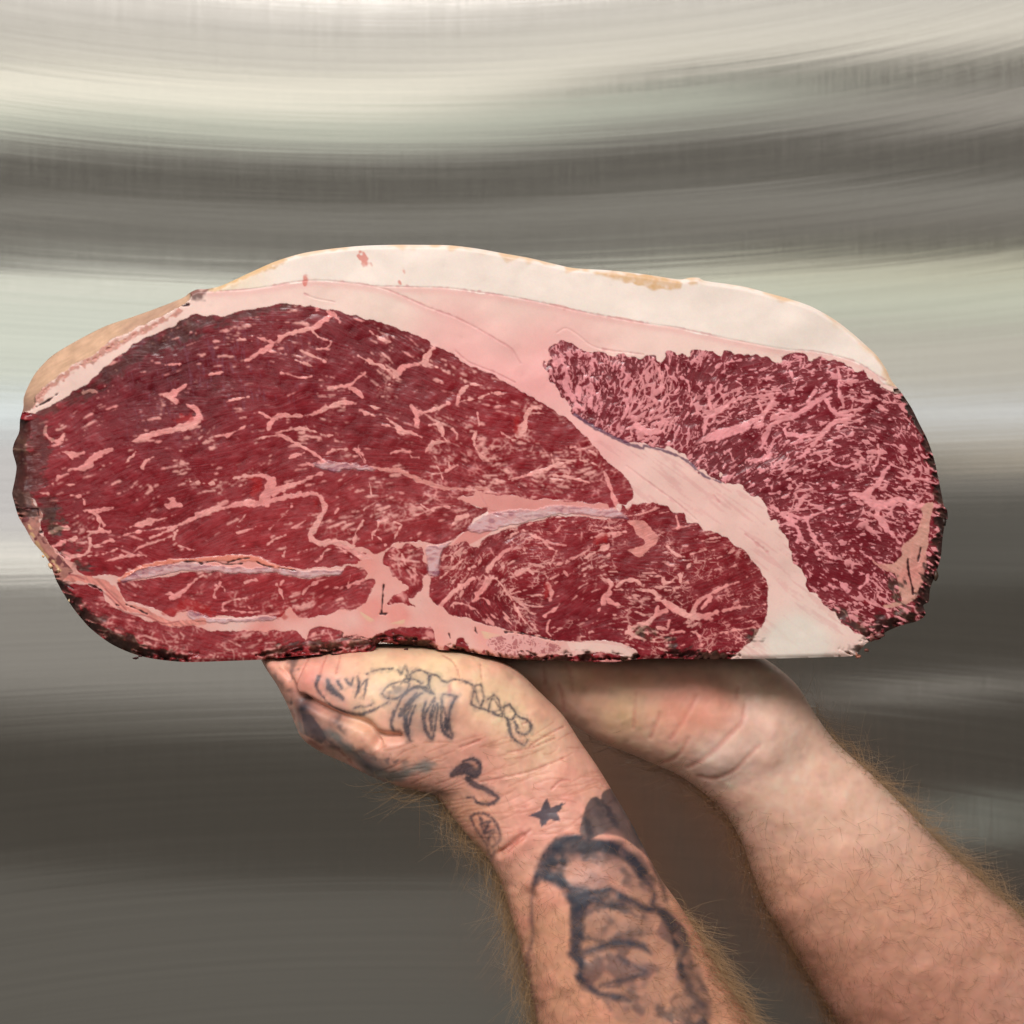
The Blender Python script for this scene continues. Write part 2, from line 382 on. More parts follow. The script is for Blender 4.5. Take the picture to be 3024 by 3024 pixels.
VEINS_PALE = '''
P1: 1770,1270,40 1850,1300,60 1900,1380,75 1850,1440,90 1700,1500,60 1500,1540,60 1350,1590,50 1250,1625,14
P1: 1540,1175,30 1620,1180,80 1680,1150,60 1770,1080,10
P1: 1620,1210,60 1680,1240,40
P1: 430,1480,30 435,1560,28 480,1600,30 560,1620,50 600,1550,16
P1: 600,1720,20 700,1750,60 790,1730,30
P1: 640,1890,20 800,1870,60 880,1800,80 960,1730,40 1060,1700,20
P1: 1570,900,10 1640,890,22 1720,885,12
P1: 780,1160,20 860,1140,24 920,1150,20
P1: 1180,1840,12 1240,1780,30 1290,1720,14
P1: 1350,1870,40 1400,1800,30 1460,1770,16
P7: 720,690,20 770,670,40 830,630,45 900,590,62 980,540,40 1050,480,35 1150,430,35 1300,400,45 1400,370,50 1450,320,60 1560,260,34 1620,320,14
P7: 940,600,24 1080,625,8
P7: 790,460,14 900,490,26 1010,535,20
P7: 620,460,18 700,490,18 780,510,8
P7: 1350,400,30 1430,470,24 1540,515,12 1500,570,10 1400,585,6
P7: 1240,595,18 1350,640,30 1480,700,12
P7: 1200,690,10 1290,720,18 1370,750,8
P7: 1060,810,8 1150,830,16 1250,855,18 1350,840,6
P7: 1800,650,18 1880,690,26 1960,705,20
P7: 1500,950,20 1620,945,34 1720,925,40 1790,860,25 1860,820,8
P7: 1720,950,44 1800,990,52 1840,1040,22
P7: 940,1340,40 960,1280,44 1040,1220,50 1150,1220,34 1300,1212,18 1400,1190,36 1500,1140,48 1620,1100,48 1750,1090,24
P7: 540,1085,8 620,1060,16 760,1035,6
P7: 860,1185,8 930,1220,18 975,1250,20
P7: 860,1425,10 960,1410,18 1070,1400,16 1110,1425,22 1200,1480,24 1320,1540,24 1400,1590,20 1500,1660,30
P7: 1050,1370,8 1180,1345,28 1300,1340,28 1390,1370,10 1480,1400,6 1600,1400,6
P7: 1450,1640,14 1490,1580,26 1600,1540,22 1700,1530,22 1820,1570,22 1870,1660,12
P7: 430,1410,16 560,1395,36 640,1360,12 730,1305,6
P7: 350,830,10 420,820,36 500,798,8
P7: 1620,320,20 1550,230,10 1400,215,20
P7: 1750,290,16 1820,310,30 1900,320,14
P7: 1370,1690,30 1300,1660,12
P7: 1140,1620,14 1220,1590,26 1290,1565,8
P8: 230,360,12 300,380,30 370,410,34 470,465,14
P8: 300,90,10 380,150,24 480,190,28
P8: 530,530,50 560,480,90 620,430,54 700,410,44 820,392,50
P8: 820,395,60 850,320,60 895,250,46
P8: 815,395,24 940,435,8
P8: 690,800,18 730,860,50 752,930,60 755,1010,20
P8: 760,865,24 850,858,32 950,820,34 1040,780,26
P8: 1130,780,24 1150,700,50 1175,660,50 1225,610,26
P8: 1140,765,16 1250,740,18 1330,730,16 1430,685,6
P8: 860,985,8 940,975,24 970,1000,60 990,1060,50 1000,1100,16 1040,1145,10
P8: 830,1240,30 870,1190,60 890,1150,44 940,1150,30 1050,1140,12
P8: 460,920,14 520,970,24 590,1035,60 700,1060,30 790,1100,10
P8: 420,980,8 500,1000,14 560,1010,20
P8: 1320,870,8 1335,980,16 1300,1080,14 1290,1170,12 1330,1240,26 1370,1290,36 1420,1315,10
P8: 1700,1090,40 1745,1030,95 1770,960,60 1785,880,50 1840,820,22 1940,820,12
P8: 1790,870,12 1940,872,6
P8: 1540,1050,10 1620,1100,20 1660,1130,24 1700,1120,10
P8: 1620,1500,14 1730,1480,20 1850,1440,26 1940,1400,20
P8: 870,1450,12 980,1440,18 1050,1410,18 1130,1365,8
P8: 930,1370,10 970,1430,14 990,1500,10
P8: 1060,1410,8 1050,1340,8
P8: -60,1215,16 60,1215,18 200,1222,16
P8: 190,1180,10 200,1260,16 250,1340,20
P8: 1080,1020,8 1130,1070,14 1120,1115,8
P8: 500,1250,14 580,1230,20 650,1230,14 700,1290,10 760,1290,20
P8: 1260,600,14 1360,605,12
P8: 1450,670,10 1530,690,12 1600,675,8
P8: 380,640,10 430,610,12 480,600,6
P8: 220,850,14 290,870,34 340,900,12
P8: 300,800,14 350,820,24 400,820,10
B: 1180,1390,6 1280,1350,12 1380,1320,22 1470,1290,16 1570,1265,10
B: 1405,1240,6 1420,1300,16
B: 1700,1320,10 1725,1380,18 1755,1460,22 1780,1540,34
B: 1560,1270,10 1640,1290,8 1680,1310,8
B: 1520,1200,6 1600,1210,8 1660,1240,8
B: 1380,1360,8 1500,1370,8 1620,1400,8
D: 540,800,5 760,720,6 900,700,8 1010,680,12 1100,640,24 1170,605,40 1250,580,30 1290,575,16 1380,555,36 1440,545,40
P3: 700,290,50 880,280,60 1000,250,50 1150,210,40 1280,192,36 1390,190,44 1450,250,54 1475,340,56 1430,415,56 1400,490,56 1350,560,56 1365,625,60 1450,655,64 1600,655,70 1720,700,70 1830,770,90 1932,840,120
P3: 620,40,20 800,15,34 900,20,40 980,60,70 950,130,110 920,210,110 900,250,100
P3: 980,180,80 1080,130,60 1250,80,34 1340,30,26 1460,-10,10
P3: -20,300,50 60,290,70 130,310,10
P3: 20,260,10 0,240,20
P3: 200,70,8 330,90,20 420,85,26
D: 490,595,8 560,590,16 650,575,6
D: 530,600,14 570,640,14 590,680,10
D: 740,690,6 830,655,22 900,650,14 1000,618,4
D: 560,710,10 620,720,10 500,715,6
D: 690,865,6 770,848,18 825,850,8
D: 500,855,4 600,840,8 700,800,5
D: 860,750,5 960,710,12 1010,690,8
P3: 30,650,6 60,560,30 80,530,10
P3: 960,520,5 1050,430,10 1160,310,6
P3: 640,560,5 780,520,14 820,500,5
P3: 930,680,6 1000,620,12 1110,580,5
P3: 660,700,16 720,680,8
P3: 1160,815,10 1205,815,24 1250,815,8
P3: 1400,835,12 1450,800,12 1470,740,8 1580,695,14 1650,720,10 1730,790,5
P3: 1230,750,8 1350,700,8
P3: 1080,780,6 1110,700,8 1090,650,4
P3: 90,680,10 150,700,16 230,725,8
P3: 650,470,5 700,420,14 730,380,5
P3: 1300,440,8 1220,490,14 1150,520,8
P3: 1550,400,6 1600,360,14 1610,330,5
P4: 150,640,24 160,560,22 200,500,14 240,440,34
P4: 330,670,10 320,580,12 370,510,12 370,450,10 300,480,6
P4: 330,580,8 380,600,8 440,680,8
P4: 530,620,6 570,530,12 600,480,16 530,458,6
P4: 290,80,8 305,140,14 310,200,8
P4: 240,340,5 300,300,6 370,260,6
P4: 1090,470,20 1140,420,60 1230,400,40
P4: 780,290,8 840,330,14 900,340,8
P4: 700,400,6 800,370,10 920,320,8 1100,300,6
P4: 940,1020,20 1000,960,14 1070,905,14 1190,810,8
P4: 985,820,8 1000,780,14 1080,780,8 1060,880,8
P4: 960,1260,30 1010,1210,40 1080,1130,50 1160,1070,60 1230,1035,44 1275,990,26
P4: 1400,970,30 1400,1060,64 1340,1130,54 1280,1210,34
P4: 1100,1225,10 1200,1240,14 1300,1290,14 1390,1390,8
P4: 1290,1190,10 1380,1180,14 1460,1270,6
P4: 1430,950,20 1530,1030,16 1600,1130,18 1650,1200,16 1700,1300,22 1780,1420,14
P4: 1420,930,50 1450,870,44 1500,810,40 1570,740,40 1650,700,16
P4: 1700,960,30 1800,910,44 1850,950,16
P4: 1240,900,20 1290,880,10
P4: 600,760,8 640,860,10 700,900,8 750,960,6
P4: 480,780,16 560,830,14 580,880,8
P5: 780,610,12 900,580,30 1000,560,40 1120,550,20
P5: 820,490,10 900,510,14 1030,515,10
P5: 860,730,30 940,690,50 960,660,10
P5: 260,590,24 340,630,30 380,690,18 450,725,12
P5: 400,860,8 460,730,12
P5: 0,520,8 150,540,14 270,610,14
P5: 90,940,50 190,900,44 230,880,10
P5: 380,1040,30 420,1130,40 400,1190,30
P5: 480,1250,20 460,1280,24 330,1350,10
P5: 880,990,10 980,1030,50 965,1110,56 930,1170,56 900,1240,40 860,1300,12
P5: 940,1190,50 1000,1230,34 1100,1260,10
P5: 1030,1070,14 1120,1010,30 1210,1010,26 1290,1050,30
P5: 1290,1110,20 1380,1110,60 1430,1170,60 1500,1200,60 1550,1270,80 1650,1330,90 1800,1340,90 1932,1380,50
P5: 1500,1300,56 1400,1350,40 1320,1410,36 1200,1460,44 1150,1500,56 1220,1550,40 1310,1580,16
P5: 1480,1050,8 1560,1020,14 1600,970,16 1640,945,34 1640,1020,32 1620,1075,20
P5: 1690,910,16 1740,850,12
P5: 1510,690,14 1580,750,22 1650,785,6
P5: 1560,520,14 1640,510,22 1720,495,8
P5: 1620,500,14 1600,400,10
P5: 1740,760,12 1790,750,30 1910,710,14
P5: 1340,1590,10 1450,1600,30 1550,1555,16
P5: 400,1390,26 370,1450,20 370,1500,14 410,1540,8
P5: 120,760,10 170,750,20 150,700,10
P5: 540,930,34 570,970,30
P5: 1840,1280,50 1932,1170,60
P5: 1560,1340,10 1500,1480,8
P5: 1700,640,8 1800,620,8
G: 170,1100,20 210,1110,50 260,1150,60 350,1190,64 410,1210,60
G: 380,1200,60 400,1130,40 460,1080,30 540,1040,24 640,1000,10
G: 400,1210,60 500,1180,34 620,1150,20 790,1130,8
G: 260,1060,8 300,1010,18 325,950,20
G: 20,1330,16 100,1250,26 160,1200,26 180,1140,20
G: 480,1310,10 600,1280,14 760,1260,10
G: 150,1330,10 280,1290,16 400,1290,14 430,1360,14
G: 120,980,10 200,970,10 210,1000,16
C: 430,1170,20 445,1100,36 470,1020,50 530,990,60
C: 440,1150,60 520,1130,90 600,1110,90 680,1080,80 740,1040,50
C: 520,990,50 580,960,30 620,920,20
C: 740,1050,40 790,1000,40 830,940,36 860,890,14
C: 770,1200,30 790,1140,60 830,1070,40 930,1030,50 1040,970,50 1100,930,60 1170,880,30
C: 900,1100,30 930,1130,44 1000,1130,34 1100,1130,30 1170,1070,40 1260,1030,30
C: 1140,930,50 1150,960,30 1200,1010,40 1300,1020,20
C: 990,1260,20 1050,1200,40 1100,1140,24
C: 1150,1270,20 1200,1300,40 1260,1310,30 1300,1290,10
C: 1280,1470,30 1370,1460,60 1440,1400,50 1480,1330,30 1515,1290,12
C: 1350,1480,60 1430,1530,100 1550,1500,60 1640,1530,50 1750,1530,40
C: 1430,1560,60 1450,1620,60 1520,1700,40 1565,1745,16
C: 1540,1370,10 1640,1380,22 1740,1380,12
C: 1200,740,20 1220,800,34 1210,870,34 1240,960,14
C: 930,760,44 945,800,36
C: 1000,700,16 990,740,20
C: 700,1280,20 790,1260,40 870,1230,12
C: 1040,1600,14 1140,1560,20 1190,1548,8
C: 830,1540,40 900,1590,50 960,1620,40
C: 870,1640,24 950,1640,30 990,1690,30 970,1740,20
C: 1030,1620,20 1060,1700,34 1110,1770,26 1170,1820,10
C: 880,1570,30 990,1600,30 1080,1610,12
C: 300,700,14 290,780,12 350,830,16 370,950,14
C: 40,840,40 20,900,16
C: 480,850,30 470,940,24 500,1010,30
C: 640,1580,10 720,1560,20
C: 180,740,16 200,820,24 200,880,30
C: 870,990,20 930,1010,20
C: 1080,880,30 1030,940,16
C: 560,720,8 560,780,14
C: 1430,1150,10 1440,1250,20 1410,1330,14
C: 60,1080,40 120,1100,20
C: 120,1110,40 190,1110,30
B: 1430,720,60 1470,700,60
B: 1500,800,60 1490,860,60 1560,960,40 1590,980,30
B: 1560,860,60 1570,930,40
B: 1640,720,30 1650,760,30
B: 1640,860,40 1620,960,30
B: 1830,900,30 1840,980,40 1810,1040,14
G: 1290,820,34 1320,835,30
G: 1350,840,10 1450,900,14 1500,930,30
G: 1230,1020,44 1270,1050,30
G: 1380,960,26 1370,1000,30 1330,1040,10
G: 1160,1020,24 1180,1040,10
G: 1190,1150,20 1240,1170,24 1260,1200,20
G: 1300,1190,16 1320,1240,20
G: 1350,1110,10 1420,1130,30
G: 1210,850,5 1260,890,10
G: 1070,830,8 1120,820,8 1160,860,6
P2: 1260,500,8 1380,480,50 1480,450,20 1600,410,6
P2: 840,350,20 900,380,30 950,440,28 950,520,16 1040,550,10
P2: 880,370,18 960,355,20 1070,330,8
P2: 500,700,20 600,650,44 720,610,30
P2: 380,180,10 440,185,20 480,230,12
P2: 1170,790,40 1260,770,36 1370,770,10
P2: 1250,770,14 1330,700,24 1500,640,20 1660,580,12
P2: 1000,830,8 1100,805,20 1160,795,16
P2: 1600,290,30 1650,260,44 1700,300,30
P2: 1600,230,20 1650,240,30
P2: 680,205,14 760,210,36 800,250,20 800,290,20
P2: 630,100,14 700,100,24
P2: 500,90,10 560,30,30
P2: 600,850,60 680,790,40 800,770,20 850,700,30 855,620,20
P2: 660,520,40 560,520,40 480,560,40
P3: 20,1180,50 60,1160,40 150,1100,24 250,1010,20 320,960,10
P3: -60,1150,10 0,1135,20 40,1150,24
P3: 430,1170,12 430,1110,20 480,1060,26 470,990,18 430,970,8
P3: 440,1060,8 520,1080,14 530,1130,8
P3: 720,1040,8 780,1010,12 850,1020,12
P3: 1020,1050,10 1060,1110,24 1085,1190,10
P3: 1050,1060,8 1080,1020,8
P3: 1270,1140,14 1320,1080,14 1420,1020,14 1520,990,6
P3: 500,1300,8 580,1300,12 700,1310,12 860,1310,8
P3: 510,1290,8 510,1240,10 600,1200,8 740,1180,6
P3: 720,1180,8 740,1250,12 770,1280,16
P3: 1560,1090,20 1700,1060,16 1820,1020,24 1932,980,24
P3: 1700,1050,12 1720,960,18 1700,930,10
P3: 1100,40,? '''
VEINS_PALE = VEINS_PALE[:VEINS_PALE.rfind('\nP3: 1100')]
BANDS = '''
P7: 1450,1680,40 1560,1690,60 1700,1700,36 1932,1720,30
P8: 0,1375,40 100,1370,30 200,1390,24 330,1390,24 450,1410,34 560,1410,54 650,1450,40 780,1510,40 900,1550,44 1000,1580,30 1150,1590,20 1350,1590,24 1420,1600,30
'''
SILVER = {'a': N('E: 925,700 980,645 1060,612 1180,592 1300,590 1400,570 1500,566 1650,580 1780,598 1855,640 1800,640 1700,628 1500,612 1420,625 1330,642 1200,672 1100,700 1020,722 960,720'),
          'b': N('E: 700,800 760,795 835,775 785,820 772,880 765,960 708,965 700,880'),
          'c': N('P3: -470,1010 -300,900 -120,860 0,850 180,845 300,855 500,880 700,890 900,890 1100,900 1300,920 1500,915 1640,905 1620,950 1500,960 1300,985 1150,965 1000,940 700,945 400,925 250,915 100,930 -50,955 -300,1000 -450,1020'),
          'd': N('P7: 1380,1690 1600,1765 1660,1725 1932,1735 1932,1695 1700,1670 1500,1650'),
          'e': N('P3: 160,1330 220,1310 350,1350 480,1380 800,1370 1020,1355 1000,1390 800,1400 500,1410 300,1400 200,1380')}


def lines(txt, w0=6):
    return [N(l, w0) for l in txt.strip().split('\n') if l.strip()]


def paint_steak(step=2.2):
    s = Sheet(20, 708, 2820, 1970, step, seed=7)
    wob = (1.8 * s.noise(22) + .6 * s.noise(8), 1.8 * s.noise(22) + .6 * s.noise(8))
    wob2 = (5 * s.noise(20) + .8 * s.noise(7), 5 * s.noise(20) + .8 * s.noise(7))
    wob0 = (3 * s.noise(60), 2 * s.noise(50))
    out = spline(OUTLINE[:, :2], 3.0, True)
    inside = s.fill(out)
    M = {k: s.fill(spline(v[:, :2], 5, True), wob2 if k in ('loin', 'small', 'small2') else wob) for k, v in MEAT.items()}
    edge = np.clip(-s.band([np.column_stack([out[::2], np.zeros(len(out[::2]))])], 60) + 60, 0, 60)  # 60 at the rim
    edge = 60 - edge                                                                               # distance to the rim, up to 60
    meat = np.maximum.reduce(list(M.values()))
    # directions of the muscle fibres
    gd = [(300, 1150, -18), (500, 1050, -25), (700, 1000, -5), (900, 950, 5), (1100, 1050, 28), (1300, 1150, 22), (1550, 1250, 20), (1750, 1400, -20),
          (1600, 1430, 5), (1400, 1350, 10), (1200, 1400, 15), (1000, 1250, 15), (700, 1200, -8), (500, 1250, -22), (250, 1350, -25), (200, 1500, -5), (450, 1450, -12),
          (700, 1350, -15), (850, 1500, -20), (600, 1600, -25), (900, 1600, -35), (1100, 1500, -15), (1250, 1560, -18), (1050, 1620, -25), (400, 1700, 20), (700, 1740, -10),
          (1000, 1720, -30), (300, 1850, 30), (500, 1880, 10), (900, 1910, 0), (1500, 1600, -30), (1700, 1580, -25), (1850, 1560, -15), (1600, 1700, -20), (1420, 1700, -70),
          (1500, 1830, 55), (1700, 1850, -25), (1900, 1750, 5), (2050, 1650, -10), (2150, 1750, -20), (2050, 1880, -25), (1900, 1920, 10), (1750, 1930, 12),
          (1700, 1050, 80), (1850, 1080, -70), (1800, 1200, -60), (2000, 1150, -75), (2050, 1300, -45), (2200, 1100, -25), (2250, 1250, -30), (2400, 1050, 5), (2450, 1150, -15),
          (2550, 1100, 15), (2600, 1250, 20), (2400, 1350, -20), (2250, 1400, -35), (2500, 1450, 0), (2350, 1500, -12), (2450, 1600, 5), (2600, 1650, 35), (2400, 1700, 35), (2500, 1800, 30),
          (2650, 1450, 20), (2700, 1350, 60), (1150, 1720, 60)]
    fx, fy = s.field(gd)
    fine = s.smear(s.rng.normal(size=s.X.shape).astype(np.float32), fx, fy, 9); fine /= fine.std()
    mid = s.smear(s.noise(6), fx, fy, 7); mid /= mid.std()
    big = s.smear(s.noise(9), fx, fy, 9); big /= big.std()
    n20, n60, n140, n9 = s.noise(22), s.noise(60), s.noise(150), s.noise(9)
    X, Y = s.X, s.Y
    g = lambda cx, cy, r: np.exp(-((X - cx)**2 + (Y - cy)**2) / r**2)
    # how rich the marbling is from place to place, and its kind
    loin = M['loin']; eye = M['eye']
    net = .10 + .9 * g(1500, 1420, 190) + .9 * g(1750, 1450, 160) + .7 * g(1300, 1420, 120) + .25 * eye + 1.0 * g(2180, 1850, 170) * eye + .5 * g(1450, 1720, 120) * eye + .45 * M['lens'] + .7 * M['strip'] + 1.2 * (M['small'] + M['small2'])
    net -= .5 * g(600, 1650, 230) * M['upper']
    cw, cid = s.cells(33, fx, fy, 1.6, 5)
    cw2, cid2 = s.cells(25, fx, fy, 1.55, 4)
    cw3, _ = s.cells(15, fx, fy, 1.6, 3)
    wall = (.3 + 1.0 * np.clip(net, 0, 1.6)) * (.3 + 1.1 * sstep(-.6, 1.4, n20 + .5 * n60)) - 1.6 * sstep(-.2, .9, s.noise(12))
    m1 = sstep(1.0, -1.0, cw - wall) * sstep(.2, .8, net + .3 * n60) * sstep(0, .8, wall)
    zone = .40 * loin + .30 * eye + .30 * M['lens'] + .2 * M['strip'] + .18 * g(1500, 1380, 260) + .12 * g(1150, 1560, 200) - 1.1 * g(620, 1660, 170) - .5 * g(2380, 1690, 60)
    mid = np.where(loin > .5, s.smear(s.noise(6.5), fx, fy, 4) * 2.1, mid)
    ta = 1.86 - zone
    dash = sstep(ta, ta + .34, mid + .32 * n60)
    dash2 = sstep(2.35, 2.7, big + .3 * n60) * (1 - loin)
    d3 = s.smear(s.noise(4.6), fx, fy, 5); d3 /= d3.std()
    dash3 = sstep(ta + .28, ta + .75, d3 + .3 * n60 - .2 * n20) * .6
    cw4, _ = s.cells(16, fx, fy, 1.3, 3)
    m4 = .8 * sstep(.9, -.5, cw4 - (.2 + .9 * n20 - 1.2 * sstep(-.3, .8, n9))) * sstep(.35, .9, net + .3 * n60)
    wl = -.7 + .9 * n60 + 1.6 * g(1680, 1070, 95) + 2.0 * g(1850, 1120, 170) + 1.0 * g(2150, 1150, 260) + 1.6 * n20 - .5 * g(2400, 1700, 260)
    m2 = sstep(1.1, -1.1, cw2 - wl - .6 * n9)
    m3 = sstep(1.0, -1.0, cw3 - (-1.2 + 1.2 * n9 + 1.9 * g(1760, 1110, 190))) * .8
    marb = np.maximum.reduce([dash, dash2, dash3, np.maximum(m1, m4) * (1 - loin), np.maximum(m2, m3) * loin])
    sharp = np.clip(loin + .75 * eye, 0, 1)
    marb = blur(marb, 1) * (1 - sharp) * 1.1 + marb * sharp
    wobn = 1.6 * s.noise(12) + .8 * s.noise(6)
    VL_ = lines(VEINS_PALE)
    for q in VL_:
        if q[:, 0].mean() > 1950:
            q[:, 2] *= .55
        elif q[:, 0].mean() > 1600 and q[:, 1].mean() < 1250:
            q[:, 2] *= .5
        else:
            q[:, 2] *= .86
    vd = s.band(VL_, 10) + wobn
    vein = sstep(2.2, -1.8, vd)
    bleed = sstep(9, 0, vd) * sstep(-.1, 1.1, n60 * .8 + n20 * .5)
    # meat colour
    red = np.zeros(s.X.shape + (3,), np.float32) + lin(130, 27, 35)
    red = mix(red, lin(150, 45, 49), .85 * g(850, 1650, 330) + .7 * g(1250, 1500, 260) + .5 * g(400, 1850, 200))
    red = mix(red, lin(98, 19, 30), .8 * g(450, 1080, 300) + .5 * g(1050, 1080, 260))
    red = mix(red, lin(116, 26, 37), .9 * loin + .5 * eye * sstep(1650, 1900, Y))
    red = red * (1 + .10 * fine + .07 * n20 + .05 * n140)[..., None]
    red = mix(red, lin(150, 26, 34), .35 * bleed)
    red = mix(red, lin(128, 74, 92), .33 * sstep(.4, 2.0, s.smear(s.noise(5), 0 * fx + .15, 0 * fx + 1, 6) * 2.2 + .4 * n60) * (g(500, 1080, 230) + .7 * g(800, 1080, 160)))
    fm = np.zeros_like(red) + lin(222, 138, 134)
    fm = mix(fm, lin(224, 142, 146), loin)
    fm = mix(fm, lin(226, 156, 148), sstep(-1, 1.5, n60) * (1 - .8 * loin))
    fm = fm * (1 + .05 * n9 + .04 * fine)[..., None]
    rcol = mix(red, fm, np.clip(marb * .88, 0, 1))
    rcol = mix(rcol, fm * 1.04, vein)
    # fat
    top = s.fill(spline(N('P7: 380,0 700,15 | B: 0,250 200,255 400,280 600,285 800,290 1000,315 1200,345 1400,385 1600,430 1932,490 | C: 300,520 600,585 900,640 1080,660 1250,700 1400,770 1500,840 1650,830 1500,400 800,100 | B: 1000,-50 0,-50')[:, :2], 8, True), wob0)
    fat = np.zeros_like(red) + lin(236, 202, 190)
    fat = mix(fat, lin(236, 166, 162), .9 * g(1400, 1020, 150) + 1.0 * g(1600, 1080, 170) + .8 * g(1750, 1330, 150) + .7 * g(1250, 970, 120))
    fat = mix(fat, lin(228, 204, 190), .8 * g(1150, 880, 180) + .5 * g(1500, 920, 150) + .8 * g(2350, 1900, 110))
    fat = mix(fat, lin(226, 176, 166), .8 * sstep(1400, 1650, Y) * (X < 2000) )
    fat = mix(fat, lin(226, 178, 168), .7 * g(2050, 1450, 180) + .5 * g(2250, 1650, 160))
    fat = mix(fat, lin(222, 146, 136), sstep(1500, 1640, Y) * (X < 1700) * (.65 + .22 * n60))
    fat = mix(fat, lin(214, 134, 126), .9 * s.fill(spline(N('E: 860,530 980,470 1150,495 1400,525 1740,545 1790,600 1900,560 1960,620 1700,640 1300,600 960,780 850,790 930,700 1050,610 950,560')[:, :2], 8, True)))
    fat = mix(fat, lin(216, 186, 150), sstep(.4, 1.5, n60 + .4 * n20) * .7 * (s.fill(N('E: 100,1200 300,1160 450,1250 700,1180 1000,1280 1200,1320 1050,1330 800,1290 300,1260 100,1260')[:, :2])))
    fat = mix(fat, lin(213, 150, 146), .35 * sstep(.3, 1.6, s.smear(s.noise(7), fx * 0 + .8, fx * 0 + .6, 20) * 3) * (X > 1700) * (Y > 1300))
    fat = mix(fat, lin(238, 222, 210), top)
    fat = mix(fat, lin(234, 215, 192), top * sstep(850, 700, X + 0 * Y) + 0)
    fat = mix(fat, lin(228, 219, 206), np.clip(1.3 * g(2350, 1875, 55) + 1.2 * g(2400, 1910, 50) + 1.1 * g(2310, 1905, 45), 0, .75))
    fat = fat * (1 + .006 * n20 + .010 * n60 + .004 * n9)[..., None]
    seams = [N(l) for l in ('P7: 380,35,5 700,20,6 900,-5,6 | B: 0,250,5 200,255,5 400,282,5 520,320,5 700,400,5 850,455,5 1000,530,5 1100,590,5 1180,640,7 1230,720,5',
                            'B: 400,280,4 600,285,4 800,290,4 1000,315,4 1200,345,4 1400,385,4 1600,430,4 1932,490,4 | C: 300,520,4 600,585,4 900,640,4 1080,655,4 1300,710,4 1480,820,5',
                            'B: 0,325,3 60,350,3 170,370,3', 'B: 1440,545,5 1490,520,5 1560,560,5 1620,610,5 1700,640,4 1932,670,3', 'B: 860,650,4 930,710,4 1000,740,4 1100,780,3 1200,830,3',
                            'G: 0,340,4 150,450,4 300,560,4 400,650,4', 'G: 680,730,5 740,780,5 800,830,7', 'E: 1040,600,4 1100,620,4 1160,640,3', 'P4: 1330,160,4 1420,330,4 1500,360,4 1700,370,4',
                            'G: 500,510,5 530,550,5')]
    sd = s.band(seams, 9)
    fat = mix(fat, lin(206, 132, 132), .55 * sstep(4.2, -1.5, sd + 1.2 * n9) * sstep(-1.8, .6, n60))
    fat = mix(fat, lin(226, 170, 164), .45 * np.exp(-(np.clip(s.band([q + [0, 9, 0] for q in seams[:2]], 24), 0, 24) / 10)**2) * (1 - top))
    shade_side = s.band([q + [0, 5, 0] for q in seams[:2]], 12)
    rim = sstep(16, 0, edge + 5 * n20) * top
    fat = mix(fat, lin(222, 178, 130), rim * .7 * sstep(-1.2, .8, n60 + .4))
    tan = sstep(5, -5, s.band([N('B: 1560,190,10 1700,210,26 1850,230,44 1932,235,60 | C: 60,240,60 150,260,60 230,270,60 300,265,30 400,262,12')], 14) + 3 * n20)
    fat = mix(fat, lin(216, 172, 122), .8 * tan * (1 + .1 * n9))
    fat = mix(fat, lin(214, 172, 122), .8 * sstep(8, -4, s.band([N('P7: 380,-10,30 430,20,20 | F: 440,530,8 480,512,10 530,492,12')], 14) + 2 * n9))
    blood = s.band([N('B: 320,105,40 352,148,44'), N('B: 5,240,34 5,265,30'), N('B: 565,198,6 568,205,6'), N('B: 548,262,8 552,272,6')], 12)
    fat = mix(fat, lin(208, 92, 74), .7 * sstep(5, -5, blood + 3 * n9))
    bone = s.fill(spline(N('P4: 1400,1620 1450,1560 1600,1535 1800,1535 1932,1560 | P5: 300,1580 500,1640 450,1700 200,1715 0,1735 | P4: 1500,1690')[:, :2], 6, True))
    fat = mix(fat, lin(222, 160, 154), bone)
    pw, pid = s.cells(11, fx * 0 + 1, fx * 0, 1.0, 4)
    fat = mix(fat, lin(156, 72, 74), bone * sstep(2.6, 5.0, pw + 1.4 * n20) * .75)
    fat = mix(fat, lin(232, 196, 184), .7 * s.fill(N('P5: 560,1600 900,1610 1080,1640 1230,1740 1130,1740 900,1680 600,1680')[:, :2]))
    col = mix(fat, rcol, meat)
    inmeat = meat * (1 - np.maximum(vein, marb))
    # bands of fat that split the muscles
    bd = s.band(lines(BANDS), 10) + .8 * wobn
    band = sstep(1.6, -1.6, bd)
    col = mix(col, lin(210, 132, 124) * (1 + .05 * n9 + .05 * fine)[..., None], band)
    blob = s.fill(spline(N('P5: 1150,440 1300,450 1370,540 1420,620 1380,700 1310,770 1250,780 1170,740 1130,720 1290,670 1290,630 1200,540')[:, :2], 5, True), wob)
    fatr = s.fill(spline(N('G: 1690,565 1750,560 1735,640 1715,800 1710,900 1690,1000 1650,1080 1630,1120 1480,1150 1470,1135 1570,1105 1560,1050 1540,970 1470,930 1400,880 1500,900 1560,860 1570,800 1640,740 1668,700 1680,620')[:, :2], 5, True), wob)
    col = mix(col, (lin(212, 134, 126)) * (1 + .05 * n9 + .06 * fine)[..., None], np.maximum(blob, fatr))
    col = mix(col, lin(196, 160, 138), fatr * .5 * sstep(-.5, 1, n60))
    silv = np.maximum.reduce([s.fill(spline(v[:, :2], 5, True), wob) for v in SILVER.values()])
    sfx = s.smear(s.noise(6), fx * 0 + .95, fx * 0 - .1, 4)
    lav = np.zeros_like(red) + lin(202, 154, 156)
    lav = mix(lav, lin(204, 172, 178), sstep(0, 1.4, sfx * 2)); lav = mix(lav, lin(152, 104, 120), sstep(.3, 1.6, -sfx * 2))
    col = mix(col, lav, blur(silv, 2) * .7)
